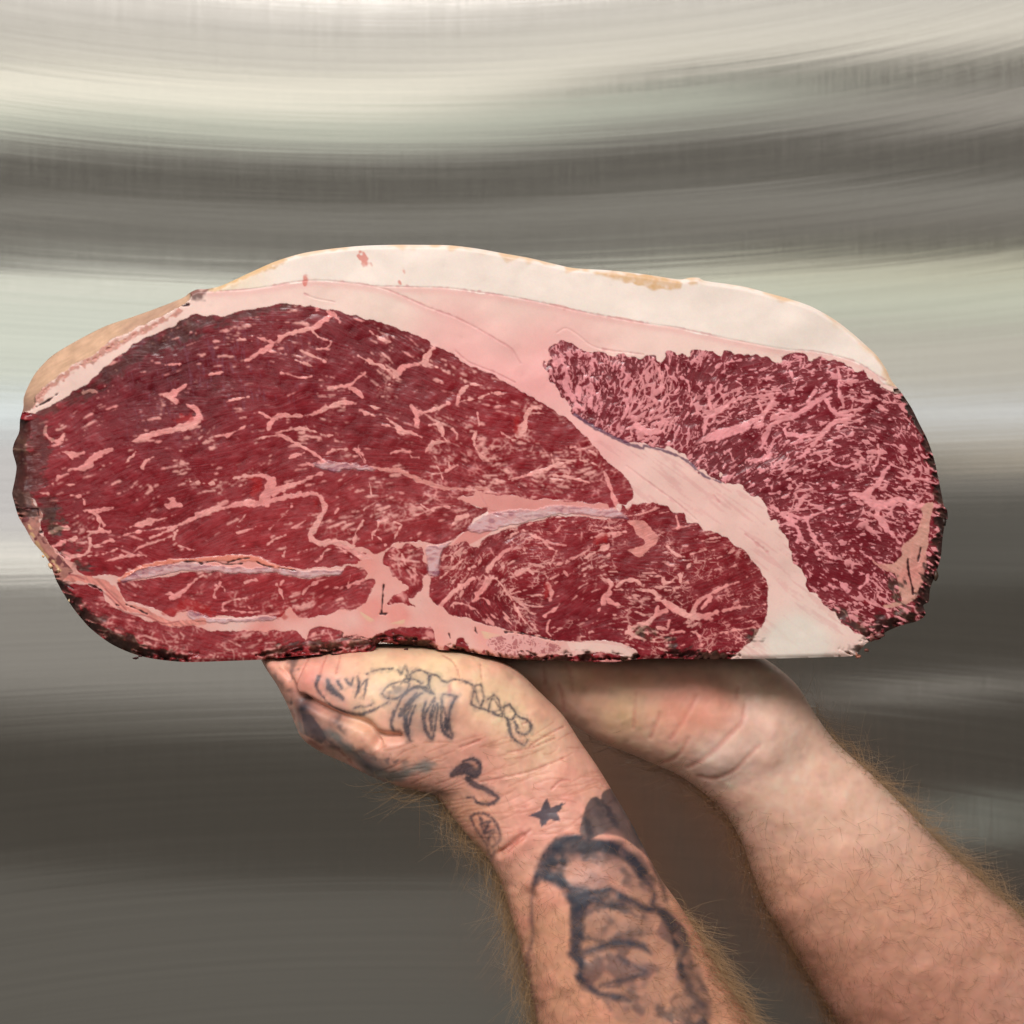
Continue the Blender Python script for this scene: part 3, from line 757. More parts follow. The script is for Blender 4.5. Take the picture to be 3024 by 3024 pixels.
    coral = sstep(2.5, -2, s.band([N('P3: -480,1010,16 -300,900,30 -100,850,34 110,820,30 300,815,34 500,800,50 700,795,60 830,810,60 920,850,40 1050,890,18 1200,905,10')], 10) + .7 * wobn)
    col = mix(col, lin(218, 128, 108), coral)
    cracks = [N(l) for l in ('P3: 140,835,6 250,830,10 300,850,6 430,830,6 540,860,6 700,850,6', 'P3: 560,840,5 680,810,12 760,800,5', 'P3: 830,830,5 900,870,6 1100,900,5 1200,915,4',
                             'P4: 430,1050,5 420,1150,6 415,1240,9 410,1320,12 400,1330,6', 'P4: 400,1330,12 440,1330,14 470,1325,5', 'P4: 1300,1460,8 1300,1490,20 1320,1520,4', 'P4: 1050,1520,10 1060,1560,6',
                             'P6: 1390,650,12 1390,730,20 1410,830,14 1430,920,14 1440,980,24', 'P6: 1510,540,6 1490,640,12 1485,670,5', 'P2: 590,1050,10 640,1060,20 700,1090,8', 'P2: 840,1050,6 900,1070,10 970,1110,5',
                             'P2: 1110,1245,8 1130,1250,10', 'P2: 380,555,16 395,545,16', 'P1: 350,1290,10 430,1250,6 560,1160,5', 'P2: 230,330,8 360,340,14 370,390,10', 'P5: -30,1500,8 130,1515,6 280,1545,5 450,1585,4',
                             'P1: 1740,330,16 1790,320,26', 'P2: 1200,1240,10 1250,1260,8 1400,1330,6', 'B: 1540,1010,16 1640,1080,22 1750,1135,22 1850,1182,20 1932,1205,18 | G: 100,225,18 200,250,16 300,285,16 380,340,14 450,400,12 560,440,8')]
    cd = s.band(cracks[:-1], 6)
    # bands bottom left
    s3 = s.band([N('P2: 560,960,60 660,985,70 760,990,50 880,1010,60 1000,1060,100 1100,1160,110 1180,1260,70 1350,1300,60 1500,1380,56 1640,1425,50 1800,1410,50 1932,1400,60')], 8) + wobn * .8
    col = mix(col, lin(214, 134, 122) * (1 + .10 * s.smear(s.noise(5), fx * 0 + .72, fx * 0 + .69, 8) * 2.5)[..., None], sstep(1.6, -1.6, s3))
    for p in ('P2: 560,960,6 700,960,8 800,1000,6', 'P2: 900,1060,6 1050,1180,8 1180,1310,8 1400,1350,6 1550,1420,6 1700,1400,6', 'P2: 1000,1090,5 1100,1190,6 1200,1290,6'):
        col = mix(col, lin(156, 70, 72), .6 * sstep(3, 0, s.band([N(p)], 6)))
    redspot = s.band([N('P2: 1560,1310,50 1640,1310,60'), N('P3: 80,1270,70 200,1240,90 330,1290,90 400,1330,40'), N('P3: 1060,1330,60 1080,1350,60'), N('P3: 760,40,20 850,80,70 800,200,50'), N('P1: 1800,1400,70 1700,1420,50'),
                      N('P5: 850,640,50 920,610,50'), N('P5: 380,1060,40 360,1160,40'), N('P5: 400,1260,50'), N('P4: 980,1180,60'), N('P2: 780,700,70'), N('P5: 930,1050,40'), N('P3: 1390,260,30 1400,330,30'), N('P8: 1700,930,50 1690,1040,50'),
                      N('P8: 500,440,50'), N('P8: 1060,740,50'), N('P2: 800,480,60')], 12)
    col = mix(col, lin(170, 30, 30), .62 * sstep(7, -6, redspot + 3 * n9))
    col = mix(col, lin(92, 52, 78), .85 * sstep(2, -3, s.band([cracks[-1]], 8) + n9))
    # dark knob where the outer skin folds over
    knob = s.band([N('P7: 200,70,40 240,60,90 300,80,70 330,40,30 400,5,14')], 14)
    col = mix(col, lin(104, 72, 68), .9 * sstep(8, -8, knob + 3 * n9))
    # strip of outer fat and skin, upper left; dried crust
    skin = s.fill(spline(N('P1: 1790,190 1500,270 1250,390 1000,480 800,580 600,690 430,830 290,950 170,1050 110,1180 100,1340 230,1335 290,1310 340,1200 440,1100 560,990 700,890 900,790 1050,650 1200,600 1400,490 1650,370 1790,290')[:, :2], 6, True), wob)
    ragged = s.band([N('P1: 330,1240,90 450,1120,60 600,1000,50 750,900,70 900,830,70 1050,720,80 1200,650,60 1350,570,60 1500,500,50 1700,390,40')], 10)
    fz = s.noise(7)
    col = mix(col, lin(188, 116, 100) * (1 + .12 * fz)[..., None], sstep(4, -5, ragged + 3 * n9) * .75)
    col = mix(col, lin(108, 36, 34), .75 * sstep(5, -5, ragged + 10) * sstep(.6, 1.4, fz + .5 * n20))
    col = mix(col, lin(222, 176, 130), .8 * sstep(5, -5, ragged + 8) * sstep(.9, 1.5, -fz + .4 * n20))
    sk = np.zeros_like(red) + lin(208, 168, 138)
    sk = mix(sk, lin(150, 112, 100), sstep(30, -25, s.band([N('P1: 1650,330,60 1400,450,60 1200,560,40')], 30)) * .6 + sstep(350, 200, X) * sstep(1150, 1250, Y) * .7 + .5 * g(90, 1230, 60))
    sk = sk * (1 + .05 * s.smear(s.noise(4), fx * 0 + .87, fx * 0 - .5, 6) * 2 + .04 * n20)[..., None]
    col = mix(col, sk, skin)
    lr = s.fill(spline(N('P2: 100,170 240,180 340,250 400,370 385,500 430,600 520,720 600,800 680,900 700,960 600,1040 540,1030 400,760 250,520 100,300')[:, :2], 6, True), wob2)
    col = mix(col, lin(170, 112, 100) * (1 + .1 * n9)[..., None], lr * .95)
    col = mix(col, lin(100, 34, 42), lr * .85 * sstep(.5, 1.1, n20 * .8 + .5 * n9 + .4 * (edge < 18)))
    col = mix(col, lin(222, 176, 132), sstep(4, -3, s.band([N('P2: 280,500,24 290,520,24'), N('P2: 290,560,14 350,660,26 420,760,30 480,800,24 520,850,34 560,900,34')], 10) + 3 * n9) * .9)
    dryL = [N(l) for l in ('F: 40,812,46 38,850,50 42,890,60 38,930,46 55,960,26', 'F: 70,800,30 68,860,44 62,920,30', 'P1: 380,1350,90 600,1250,80 850,1120,90 1050,960,110 1250,820,110 1500,690,120 1800,540,170',
                           'P7: 100,400,140 350,340,90 600,280,50 850,220,34 1200,172,14', 'F: 108,1100,20 140,1140,26 180,1180,34 230,1212,34 290,1232,22 360,1240,10', 'P2: 620,1080,60 700,1200,60 820,1350,60 1000,1500,50 1200,1600,60 1400,1680,60 1600,1720,40',
                           'P2: 420,240,70 480,360,100 520,460,90 560,540,80', 'P2: 620,680,60 720,700,40', 'P2: 720,860,60 850,930,40',
                           'P3: 900,1740,20 1100,1660,50 1300,1640,70 1500,1660,70 1700,1600,100 1932,1600,130', 'P4: 0,1600,100 200,1620,100 330,1590,60 600,1600,70 750,1640,90 880,1640,60', 'P4: 1000,1740,60 1150,1690,70 1250,1730,70 1400,1770,40 1932,1790,40',
                           'P5: 0,1775,30 500,1760,40 1000,1760,30 1200,1780,14', 'P5: 1250,1500,50 1400,1500,60', 'P5: 1540,1610,60 1650,1690,70 1932,1740,70', 'G: 250,1400,40 400,1420,50 600,1440,30', 'G: 740,1300,40 700,1330,30',
                           'C: 1520,830,20 1600,930,40 1680,1050,50 1740,1200,50 1790,1350,50 1810,1480,60', 'G: 1800,560,50 1810,700,60 1780,850,70 1740,950,70 1720,1080,90 1660,1170,90 1500,1230,90 1400,1290,60 1360,1320,40',
                           'G: 1180,1160,40 1250,1220,70 1350,1260,60', 'G: 1530,980,50 1540,1060,60', 'G: 1250,1400,14 1330,1380,30')]
    for q in dryL:
        q[:, 2] *= .72 if q[:, 1].mean() > 1700 else 1
    dd = s.band(dryL, 24) + 6 * n20 * .8 + 4 * n9
    dry = sstep(16, -12, dd + 7 * mid)
    fatty = np.maximum.reduce([vein, marb * .8]) * meat
    crust = np.zeros_like(red) + lin(66, 40, 35)
    crust = mix(crust, lin(78, 58, 42), sstep(-.3, 1.3, n60 + .3 * n20) * .7)
    crust = mix(crust, lin(42, 26, 26), sstep(.2, 1.4, s.noise(10)) * .7)
    crust = mix(crust, lin(150, 124, 100), .5 * fatty)
    crust = mix(crust, lin(120, 98, 92), .4 * sstep(1.5, 2.4, s.noise(7)))
    notfat = np.clip(meat + (X < 330) * (Y > 1240) + (X > 2640) * (Y > 1150) + (Y > 1880) * (X > 2050) * .8 + (Y > 1900) * (X < 2000), 0, 1) * (1 - skin)
    dry = dry * (1 - .35 * sstep(60, 110, X) * (Y < 1500) * (X < 1000))
    col = mix(col, crust, dry * .86 * notfat)
    crk = sstep(2.5, -1, cd + .8 * n9)
    col = mix(col, lin(58, 14, 18), crk)
    col = mix(col, lin(150, 86, 72), .5 * sstep(12, 2, edge + 3 * n20) * (1 - top) * (1 - skin) * (1 - notfat))
    col = np.clip(col, .004, .9)
    # relief, mm
    fatm = np.clip(1 - inmeat, 0, 1)
    hgt = .07 * fatm + .016 * fine * meat + .04 * n20 * (.35 + meat) + .22 * s.fbm(150, 2) + .02 * n9 * meat - .45 * crk - .10 * sstep(3.2, -.5, sd)
    hgt += .3 * silv + .22 * coral + dry * sstep(60, 20, edge) * (.05 * n9 + .22 * n20) - .5 * sstep(5, -5, ragged + 8) * sstep(.3, 1.4, fz)
    gloss = .42 + .10 * dry - .06 * meat + .05 * n20
    reg = np.zeros(s.X.shape, np.uint8)
    reg[(top > .5)] = 1
    for i, k in enumerate(('upper', 'lens', 'strip', 'eye', 'small', 'small2', 'small3', 'loin')):
        reg[M[k] > .5] = (2, 3, 4, 5, 6, 6, 6, 7)[i]
    reg[(s3 < 0) | ((bd < 0)) | (fatr > .5)] = 8
    reg[M['small2'] > .5] = 6
    reg[silv > .5] = 9
    reg[bone > .5] = 10
    reg[skin > .5] = 11
    reg[(dry > .55) & (notfat > .5) & (edge < 50)] = 12
    reg[(vein > .5) & (vd < -5) & (meat > .5) & (reg != 12)] = 8
    return dict(s=s, out=out, inside=inside, col=col, h=hgt, gloss=np.clip(gloss, .2, .9), reg=reg, edge=edge, skin=skin, dry=dry * notfat)
# ---------------------------------------------------------------- the meat: one thing, its muscles and fats its parts
def meat_material(name, rough_add=0.0, sss=.06, spec=.5, bump=.25):
    m, nt, b = material(name)
    L = nt.links.new
    ca = node(nt, 'ShaderNodeVertexColor', layer_name='albedo')
    tc = node(nt, 'ShaderNodeTexCoord')
    n = node(nt, 'ShaderNodeTexNoise', i_Scale=1400.0, i_Detail=4.0, i_Roughness=.65); L(tc.outputs['Object'], n.inputs['Vector'])
    n2 = node(nt, 'ShaderNodeTexNoise', i_Scale=420.0, i_Detail=3.0); L(tc.outputs['Object'], n2.inputs['Vector'])
    mx = node(nt, 'ShaderNodeMix', data_type='RGBA', blend_type='MULTIPLY'); mx.inputs[0].default_value = .16
    L(ca.outputs[0], mx.inputs[6]); L(n.outputs['Color'], mx.inputs[7])
    br = node(nt, 'ShaderNodeBrightContrast'); br.inputs['Bright'].default_value = 0.0
    L(mx.outputs[2], b.inputs['Base Color'])
    g = node(nt, 'ShaderNodeAttribute', attribute_name='gloss')
    mr = node(nt, 'ShaderNodeMath', operation='MULTIPLY_ADD'); mr.inputs[1].default_value = .35; L(n2.outputs[0], mr.inputs[0])
    ad = node(nt, 'ShaderNodeMath', operation='ADD'); ad.inputs[1].default_value = rough_add - .17
    L(g.outputs['Fac'], mr.inputs[2]); L(mr.outputs[0], ad.inputs[0]); L(ad.outputs[0], b.inputs['Roughness'])
    bp = node(nt, 'ShaderNodeBump', i_Strength=bump, i_Distance=.0004); L(n2.outputs[0], bp.inputs['Height'])
    bq = node(nt, 'ShaderNodeBump', i_Strength=bump * .8, i_Distance=.00015); L(n.outputs[0], bq.inputs['Height']); L(bp.outputs[0], bq.inputs['Normal'])
    L(bq.outputs[0], b.inputs['Normal'])
    b.inputs['Specular IOR Level'].default_value = spec
    if sss:
        b.inputs['Subsurface Weight'].default_value = sss
        b.inputs['Subsurface Radius'].default_value = (1.0, .35, .25); b.inputs['Subsurface Scale'].default_value = .0012
    return m


P = paint_steak(2.2)
sh = P['s']; H, W_ = sh.X.shape
steak = thing('raw_steak', 'thick slab of raw marbled beef with white fat cap, resting on two upturned hands', 'steak', (0, .02, -.055))
# depth of the cut face: relief, rolled rim, the skin and crust that turn away to the side
dep = -P['h'] * .001
e = P['edge']
dep += .0010 * np.clip(1 - e / 14, 0, 1)**2
sk = np.clip(P['skin'] * 1.2, 0, 1)
dep += .008 * sk * np.clip(1 - e / 60, 0, 1)
dep += .006 * P['dry'] * np.clip(1 - e / 34, 0, 1)**1.5
dep += .0016 * (1 - np.exp(-((sh.X - 1400)**2) / 1500**2)) * 3 + .0015 * np.sin(sh.X / 420) * np.cos(sh.Y / 300)
ins = P['inside']
keep = (ins[:-1, :-1] + ins[1:, :-1] + ins[:-1, 1:] + ins[1:, 1:]) > 2.0
X, Y = sh.X.copy(), sh.Y.copy()
cnt = np.zeros((H, W_), int)
for a in (0, 1):
    for b_ in (0, 1):
        cnt[a:H - 1 + a, b_:W_ - 1 + b_] += keep
bj, bi = np.nonzero((cnt > 0) & (cnt < 4))
out = P['out']
outd = spline(out, .8, True) if False else out
seg = np.roll(outd, -1, 0) - outd
dense = np.concatenate([outd + seg * t for t in (0, .34, .67)])
for c in range(0, len(bj), 400):
    px = np.stack([X[bj[c:c + 400], bi[c:c + 400]], Y[bj[c:c + 400], bi[c:c + 400]]], -1)
    k = ((px[:, None] - dense[None])**2).sum(-1).argmin(1)
    X[bj[c:c + 400], bi[c:c + 400]] = dense[k, 0]; Y[bj[c:c + 400], bi[c:c + 400]] = dense[k, 1]
V = at(X, Y, dep).reshape(-1, 3) - np.array(steak.location)
colr = P['col'].reshape(-1, 3); gl = P['gloss'].ravel()
kj, ki = np.nonzero(keep)
base = kj * W_ + ki
quads = np.stack([base, base + W_, base + W_ + 1, base + 1], -1)
rg = P['reg'][kj, ki]
m_lean = meat_material('lean_meat', -.08, .05, .42, .20)
m_fat = meat_material('hard_fat', .06, .15, .35, .10)
m_silver = meat_material('silverskin', -.14, .1, .6, .4)
m_crust = meat_material('dried_crust', .06, 0, .45, .45)
PARTS = {0: ('inner_fat', m_fat, 'pink inner fat that runs between the two big muscles'), 1: ('fat_cap', m_fat, 'thick creamy white fat cap along the top edge'),
         2: ('muscle', m_lean, 'largest deep red muscle with short pale flecks'), 3: ('muscle', m_lean, 'flat lens-shaped muscle under the long tendon'),
         4: ('muscle', m_lean, 'thin strip of muscle along the lower rim'), 5: ('muscle', m_lean, 'round marbled muscle at the lower middle'),
         6: ('muscle', m_lean, 'small coarse-grained muscle by the white tendon'), 7: ('muscle', m_lean, 'most heavily marbled muscle at the right end'),
         8: ('marbling_vein', m_fat, None), 9: ('silverskin', m_silver, 'glistening lilac strips of tendon'), 10: ('cartilage', m_fat, 'porous pink sliver dotted with dark pores'),
         11: ('outer_skin', m_crust, 'tan dried skin over the upper left edge'), 12: ('dried_crust', m_crust, 'dark brown dry-aged crust')}

def pieces(sel):
    """connected pieces of a set of cells of the sheet"""
    cells_ = {(int(kj[c]), int(ki[c])): int(c) for c in np.nonzero(sel)[0]}
    res = []
    while cells_:
        k0, c0 = cells_.popitem(); st = [k0]; comp = [c0]
        while st:
            a, b = st.pop()
            for nb in ((a + 1, b), (a - 1, b), (a, b + 1), (a, b - 1)):
                if nb in cells_:
                    comp.append(cells_.pop(nb)); st.append(nb)
        res.append(np.array(comp))
    return sorted(res, key=lambda z: -len(z))


JOBS = []
for r, (nm, mt, lb) in PARTS.items():
    sel = rg == r
    if r in (6, 8, 9, 12):
        pc = pieces(sel)
        big_ = [p_ for p_ in pc if len(p_) >= 60][:280]
        small_ = [p_ for p_ in pc if len(p_) < 60] + [p_ for p_ in pc if len(p_) >= 60][280:]
        JOBS += [(nm, mt, lb if k_ == 0 else None, quads[p_], None) for k_, p_ in enumerate(big_)]
        if small_:
            JOBS.append(({8: 'marbling_fleck', 12: 'crust_speck', 9: 'silverskin_fleck', 6: 'lean_fleck'}[r], mt, None, quads[np.concatenate(small_)], 'stuff'))
    elif sel.any():
        JOBS.append((nm, mt, lb, quads[sel], None))
for nm, mt, lb, q, kd in JOBS:
    u, inv = np.unique(q, return_inverse=True)
    make_mesh(nm, V[u], inv.reshape(q.shape), mt, steak, dict(albedo=colr[u], gloss=gl[u]), label=lb, kind=kd)
# rind: the side of the slab, from the rim back to the far face
rr = np.random.default_rng(11)
n = len(out)
ox = np.clip(((out[:, 0] - sh.x0) / sh.step).round().astype(int), 0, W_ - 1); oy = np.clip(((out[:, 1] - sh.y0) / sh.step).round().astype(int), 0, H - 1)
ctr = out.mean(0)
tan_ = np.roll(out, -3, 0) - np.roll(out, 3, 0); nrm = np.stack([tan_[:, 1], -tan_[:, 0]], -1); nrm /= np.linalg.norm(nrm, axis=1)[:, None]
if ((nrm * (out - ctr)).sum(1)).mean() < 0:
    nrm = -nrm
y0 = dep[oy, ox]
TH = .042
rows = 26


def around(k, n_):
    """smooth random curve round the rim"""
    c = rr.normal(size=n_ // k + 2); t = np.arange(n_) / n_ * (len(c) - 1)
    i = t.astype(int); f = t - i; f = f * f * (3 - 2 * f); c[-1] = c[0]
    return c[i] * (1 - f) + c[i + 1] * f


RV, RC, RG = [], [], []
fat_w = sstep(0, 1, ((out[:, 1] < 1000) & (out[:, 0] > 560)).astype(float))
inner = out - nrm * 7
ix = np.clip(((inner[:, 0] - sh.x0) / sh.step).round().astype(int), 0, W_ - 1); iy = np.clip(((inner[:, 1] - sh.y0) / sh.step).round().astype(int), 0, H - 1)
rimc = P['col'][iy, ix]
for k in range(rows + 1):
    t = k / rows
    y = y0 + (TH - y0) * t
    off = -(.4 + 3 * t + 60 * max(0, t - .72)**1.7 * 2) + .8 * around(9, n) * min(1, t * 8) - 1.5 * min(1, t * 8)
    p = out + nrm * off[:, None]
    v = at(p[:, 0], p[:, 1], 0 * y); v[:, 1] = y + (0 if k == 0 else .0006) * around(7, n)
    v[:, 0] += 0
    if k == 0:
        v = at(out[:, 0], out[:, 1], y0)
    else:
        v = v + (at(out[:, 0], out[:, 1], y0) - at(out[:, 0], out[:, 1], 0 * y0)) * np.array([1, 0, 1]) * .95
    RV.append(v - np.array(steak.location))
    fatc = np.array(lin(208, 164, 112))[None] * (1 + .08 * around(12, n))[:, None]
    crc = np.array(lin(66, 38, 35))[None] * (1 + .35 * around(6, n))[:, None]
    skc = np.array(lin(200, 160, 132))[None] * (1 + .05 * around(6, n))[:, None]
    sk_w = ((out[:, 0] < 570) & (out[:, 1] < 1220)).astype(float)
    c = crc * (1 - fat_w)[:, None] + fatc * fat_w[:, None]; c = c * (1 - sk_w)[:, None] + skc * sk_w[:, None]
    mixk = np.exp(-t * 22)
    RC.append(np.clip(c * (1 - mixk) + rimc * mixk, .005, .9)); RG.append(np.full(n, .5))
RV = np.concatenate(RV); RC = np.concatenate(RC); RG = np.concatenate(RG)
i0 = np.arange(n); i1 = (i0 + 1) % n
RF = np.concatenate([np.stack([k * n + i0, k * n + i1, (k + 1) * n + i1, (k + 1) * n + i0], -1) for k in range(rows)])
make_mesh('rind', RV, RF, m_crust, steak, dict(albedo=RC, gloss=RG), label='tan and dark brown side of the slab')
lastr = RV[-n:]
cb = lastr.mean(0) + np.array([0, .001, 0])
rings = [lastr * (1 - f) + cb * f for f in (0, .15, .4, .7, .97)]
BV = np.concatenate(rings); BF = np.concatenate([np.stack([k * n + i0, k * n + i1, (k + 1) * n + i1, (k + 1) * n + i0], -1) for k in range(4)] )
BFl = [list(map(int, f)) for f in BF] + [[int(4 * n + i) for i in i0]]
bc = np.zeros((len(BV), 3)) + lin(118, 40, 46); bc *= (1 + .2 * rr.normal(size=len(BV)))[:, None]
make_mesh('back_face', BV, BFl, m_lean, steak, dict(albedo=np.clip(bc, .01, .8), gloss=np.full(len(BV), .45)), label='far cut face of the slab')
# loose crumbs and shreds of dried meat at the rim
def crumb(X0, Y0, sx, sy, y, col, seed):
    r_ = np.random.default_rng(seed)
    th = np.linspace(0, 2 * np.pi, 9)[:-1]
    V_ = []
    for lv, rad in ((-1, .25), (-.5, .85), (0, 1), (.5, .8), (1, .2)):
        rj = 1 + .35 * r_.normal(size=8)
        V_.append(at(X0 + np.cos(th) * sx * rad * rj, Y0 + np.sin(th) * sy * rad * rj, np.full(8, y + lv * (sx + sy) * .5 * S * .8)))
    V_ = np.concatenate(V_) - np.array(steak.location)
    i = np.arange(8); j = (i + 1) % 8
    F_ = [[int(k * 8 + a), int(k * 8 + b), int((k + 1) * 8 + b), int((k + 1) * 8 + a)] for k in range(4) for a, b in zip(i, j)] + [list(range(7, -1, -1)), list(range(32, 40))]
    make_mesh('crumb', V_, F_, m_crust, steak, dict(albedo=np.zeros((40, 3)) + col, gloss=np.full(40, .4)))


for (X0, Y0, sx, sy, c) in [(402, 1943, 9, 3, lin(70, 28, 30)), (415, 1938, 5, 3, lin(70, 28, 30)), (2535, 1940, 8, 5, lin(170, 110, 90)), (2528, 1934, 5, 6, lin(170, 110, 90)), (2572, 1884, 10, 9, lin(150, 90, 84)), (2596, 1876, 12, 9, lin(130, 80, 76)),
                            (2470, 1934, 4, 3, lin(226, 190, 150)), (2500, 1931, 5, 3, lin(200, 160, 120)), (2560, 1920, 6, 5, lin(120, 70, 60)), (128, 1643, 5, 4, lin(230, 180, 130)), (150, 1672, 6, 6, lin(232, 190, 150)),
                            (172, 1683, 5, 7, lin(232, 190, 150)), (90, 1558, 5, 5, lin(236, 206, 160)), (204, 1774, 3, 4, lin(236, 206, 160)), (900, 1938, 6, 4, lin(60, 24, 24)), (1200, 1918, 7, 4, lin(60, 24, 24)), (1216, 1924, 4, 4, lin(60, 24, 24)),
                            (2788, 1540, 5, 12, lin(52, 36, 30)), (2764, 1700, 6, 14, lin(70, 52, 40))]:
    crumb(X0, Y0, sx, sy, .003, c, int(X0 + Y0))
# ---------------------------------------------------------------- the two forearms and hands under the meat
def loft(st, seg=64, ds=.0016):
    """st rows: Lx, Ly, Rx, Ry, centre depth mm, half thickness mm -> verts, quads (closed)"""
    st = np.array(st, float)
    Q = spline(st, 12)
    rings = []
    th = np.linspace(0, 2 * np.pi, seg, endpoint=False)
    cs, sn = np.cos(th), np.sin(th)
    pw_ = .88
    cs = np.sign(cs) * np.abs(cs)**pw_; sn = np.sign(sn) * np.abs(sn)**pw_
    for lx, ly, rx, ry, yc, t in Q:
        a = at(lx, ly, yc * .001); b = at(rx, ry, yc * .001)
        c = (a + b) / 2; u = (b - a) / 2
        rings.append(c + cs[:, None] * u + sn[:, None] * np.array([0, t * .001, 0]))
    m = len(rings)
    V = np.concatenate(rings + [rings[0].mean(0)[None], rings[-1].mean(0)[None]])
    i = np.arange(seg); j = (i + 1) % seg
    F = [(k * seg + a, k * seg + b, (k + 1) * seg + b, (k + 1) * seg + a) for k in range(m - 1) for a, b in zip(i, j)]
    F += [(m * seg, b, a) for a, b in zip(i, j)] + [(m * seg + 1, (m - 1) * seg + a, (m - 1) * seg + b) for a, b in zip(i, j)]
    return V, F


def tube(pts, seg=20):
    """finger: pts rows X, Y, depth mm, radius mm; closed round tip"""
    Q = spline(np.array(pts, float), 8)
    C_ = np.array([at(q[0], q[1], q[2] * .001) for q in Q]); R_ = Q[:, 3] * .001
    d = C_[-1] - C_[-2]; d /= np.linalg.norm(d)
    for f, g_ in ((.45, .88), (.8, .6), (.97, .22)):
        C_ = np.vstack([C_, C_[len(Q) - 1] + d * Q[-1, 3] * .001 * f]); R_ = np.append(R_, Q[-1, 3] * .001 * g_)
    T_ = np.gradient(C_, axis=0); T_ /= np.linalg.norm(T_, axis=1)[:, None]
    up = np.array([1., 0, 0])
    th = np.linspace(0, 2 * np.pi, seg, endpoint=False)
    rings = []
    for c, t, r in zip(C_, T_, R_):
        a = np.cross(t, up); a /= np.linalg.norm(a); b = np.cross(t, a)
        rings.append(c + r * (np.cos(th)[:, None] * a * .92 + np.sin(th)[:, None] * b))
    m = len(rings)
    V = np.concatenate(rings + [C_[:1], C_[-1:] + d * .0002])
    i = np.arange(seg); j = (i + 1) % seg
    F = [(k * seg + a, k * seg + b, (k + 1) * seg + b, (k + 1) * seg + a) for k in range(m - 1) for a, b in zip(i, j)]
    F += [(m * seg, b, a) for a, b in zip(i, j)] + [(m * seg + 1, (m - 1) * seg + a, (m - 1) * seg + b) for a, b in zip(i, j)]
    return V, F


def fuse(parts, voxel, smooth):
    """weld overlapping closed shapes into one continuous skin; returns verts, faces arrays, normals"""
    VV, FF, o = [], [], 0
    for v, f in parts:
        VV.append(v); FF += [tuple(int(q) + o for q in t) for t in f]; o += len(v)
    me = bpy.data.meshes.new('tmp'); me.from_pydata(np.concatenate(VV).tolist(), [], FF); me.update()
    ob = bpy.data.objects.new('tmp', me); COL.objects.link(ob)
    md = ob.modifiers.new('r', 'REMESH'); md.mode = 'VOXEL'; md.voxel_size = voxel
    sm = ob.modifiers.new('s', 'SMOOTH'); sm.factor = .6; sm.iterations = smooth
    ev = ob.evaluated_get(bpy.context.evaluated_depsgraph_get()); em = ev.to_mesh()
    nv = len(em.vertices); V = np.zeros(nv * 3, np.float32); em.vertices.foreach_get('co', V)
    nl = len(em.loops); li = np.zeros(nl, np.int32); em.loops.foreach_get('vertex_index', li)
    ls = np.zeros(len(em.polygons), np.int32); em.polygons.foreach_get('loop_start', ls)
    lt = np.zeros(len(em.polygons), np.int32); em.polygons.foreach_get('loop_total', lt)
    Nn = np.zeros(nv * 3, np.float32); em.vertices.foreach_get('normal', Nn)
    assert (lt == 4).all()
    ev.to_mesh_clear(); bpy.data.objects.remove(ob); bpy.data.meshes.remove(me)
    return V.reshape(-1, 3), li.reshape(-1, 4), Nn.reshape(-1, 3)


def project(V):
    f = D / (D + V[:, 1]) / S
    return 1512 + V[:, 0] * f, 1512 - V[:, 2] * f


def sample(s, img, X, Y):
    u = np.clip((X - s.x0) / s.step, 0, s.w - 1.01); v = np.clip((Y - s.y0) / s.step, 0, s.h - 1.01)
    i, j = u.astype(int), v.astype(int); fu, fv = u - i, v - j
    if img.ndim == 3:
        fu, fv = fu[:, None], fv[:, None]
    return (img[j, i] * (1 - fu) + img[j, i + 1] * fu) * (1 - fv) + (img[j + 1, i] * (1 - fu) + img[j + 1, i + 1] * fu) * fv


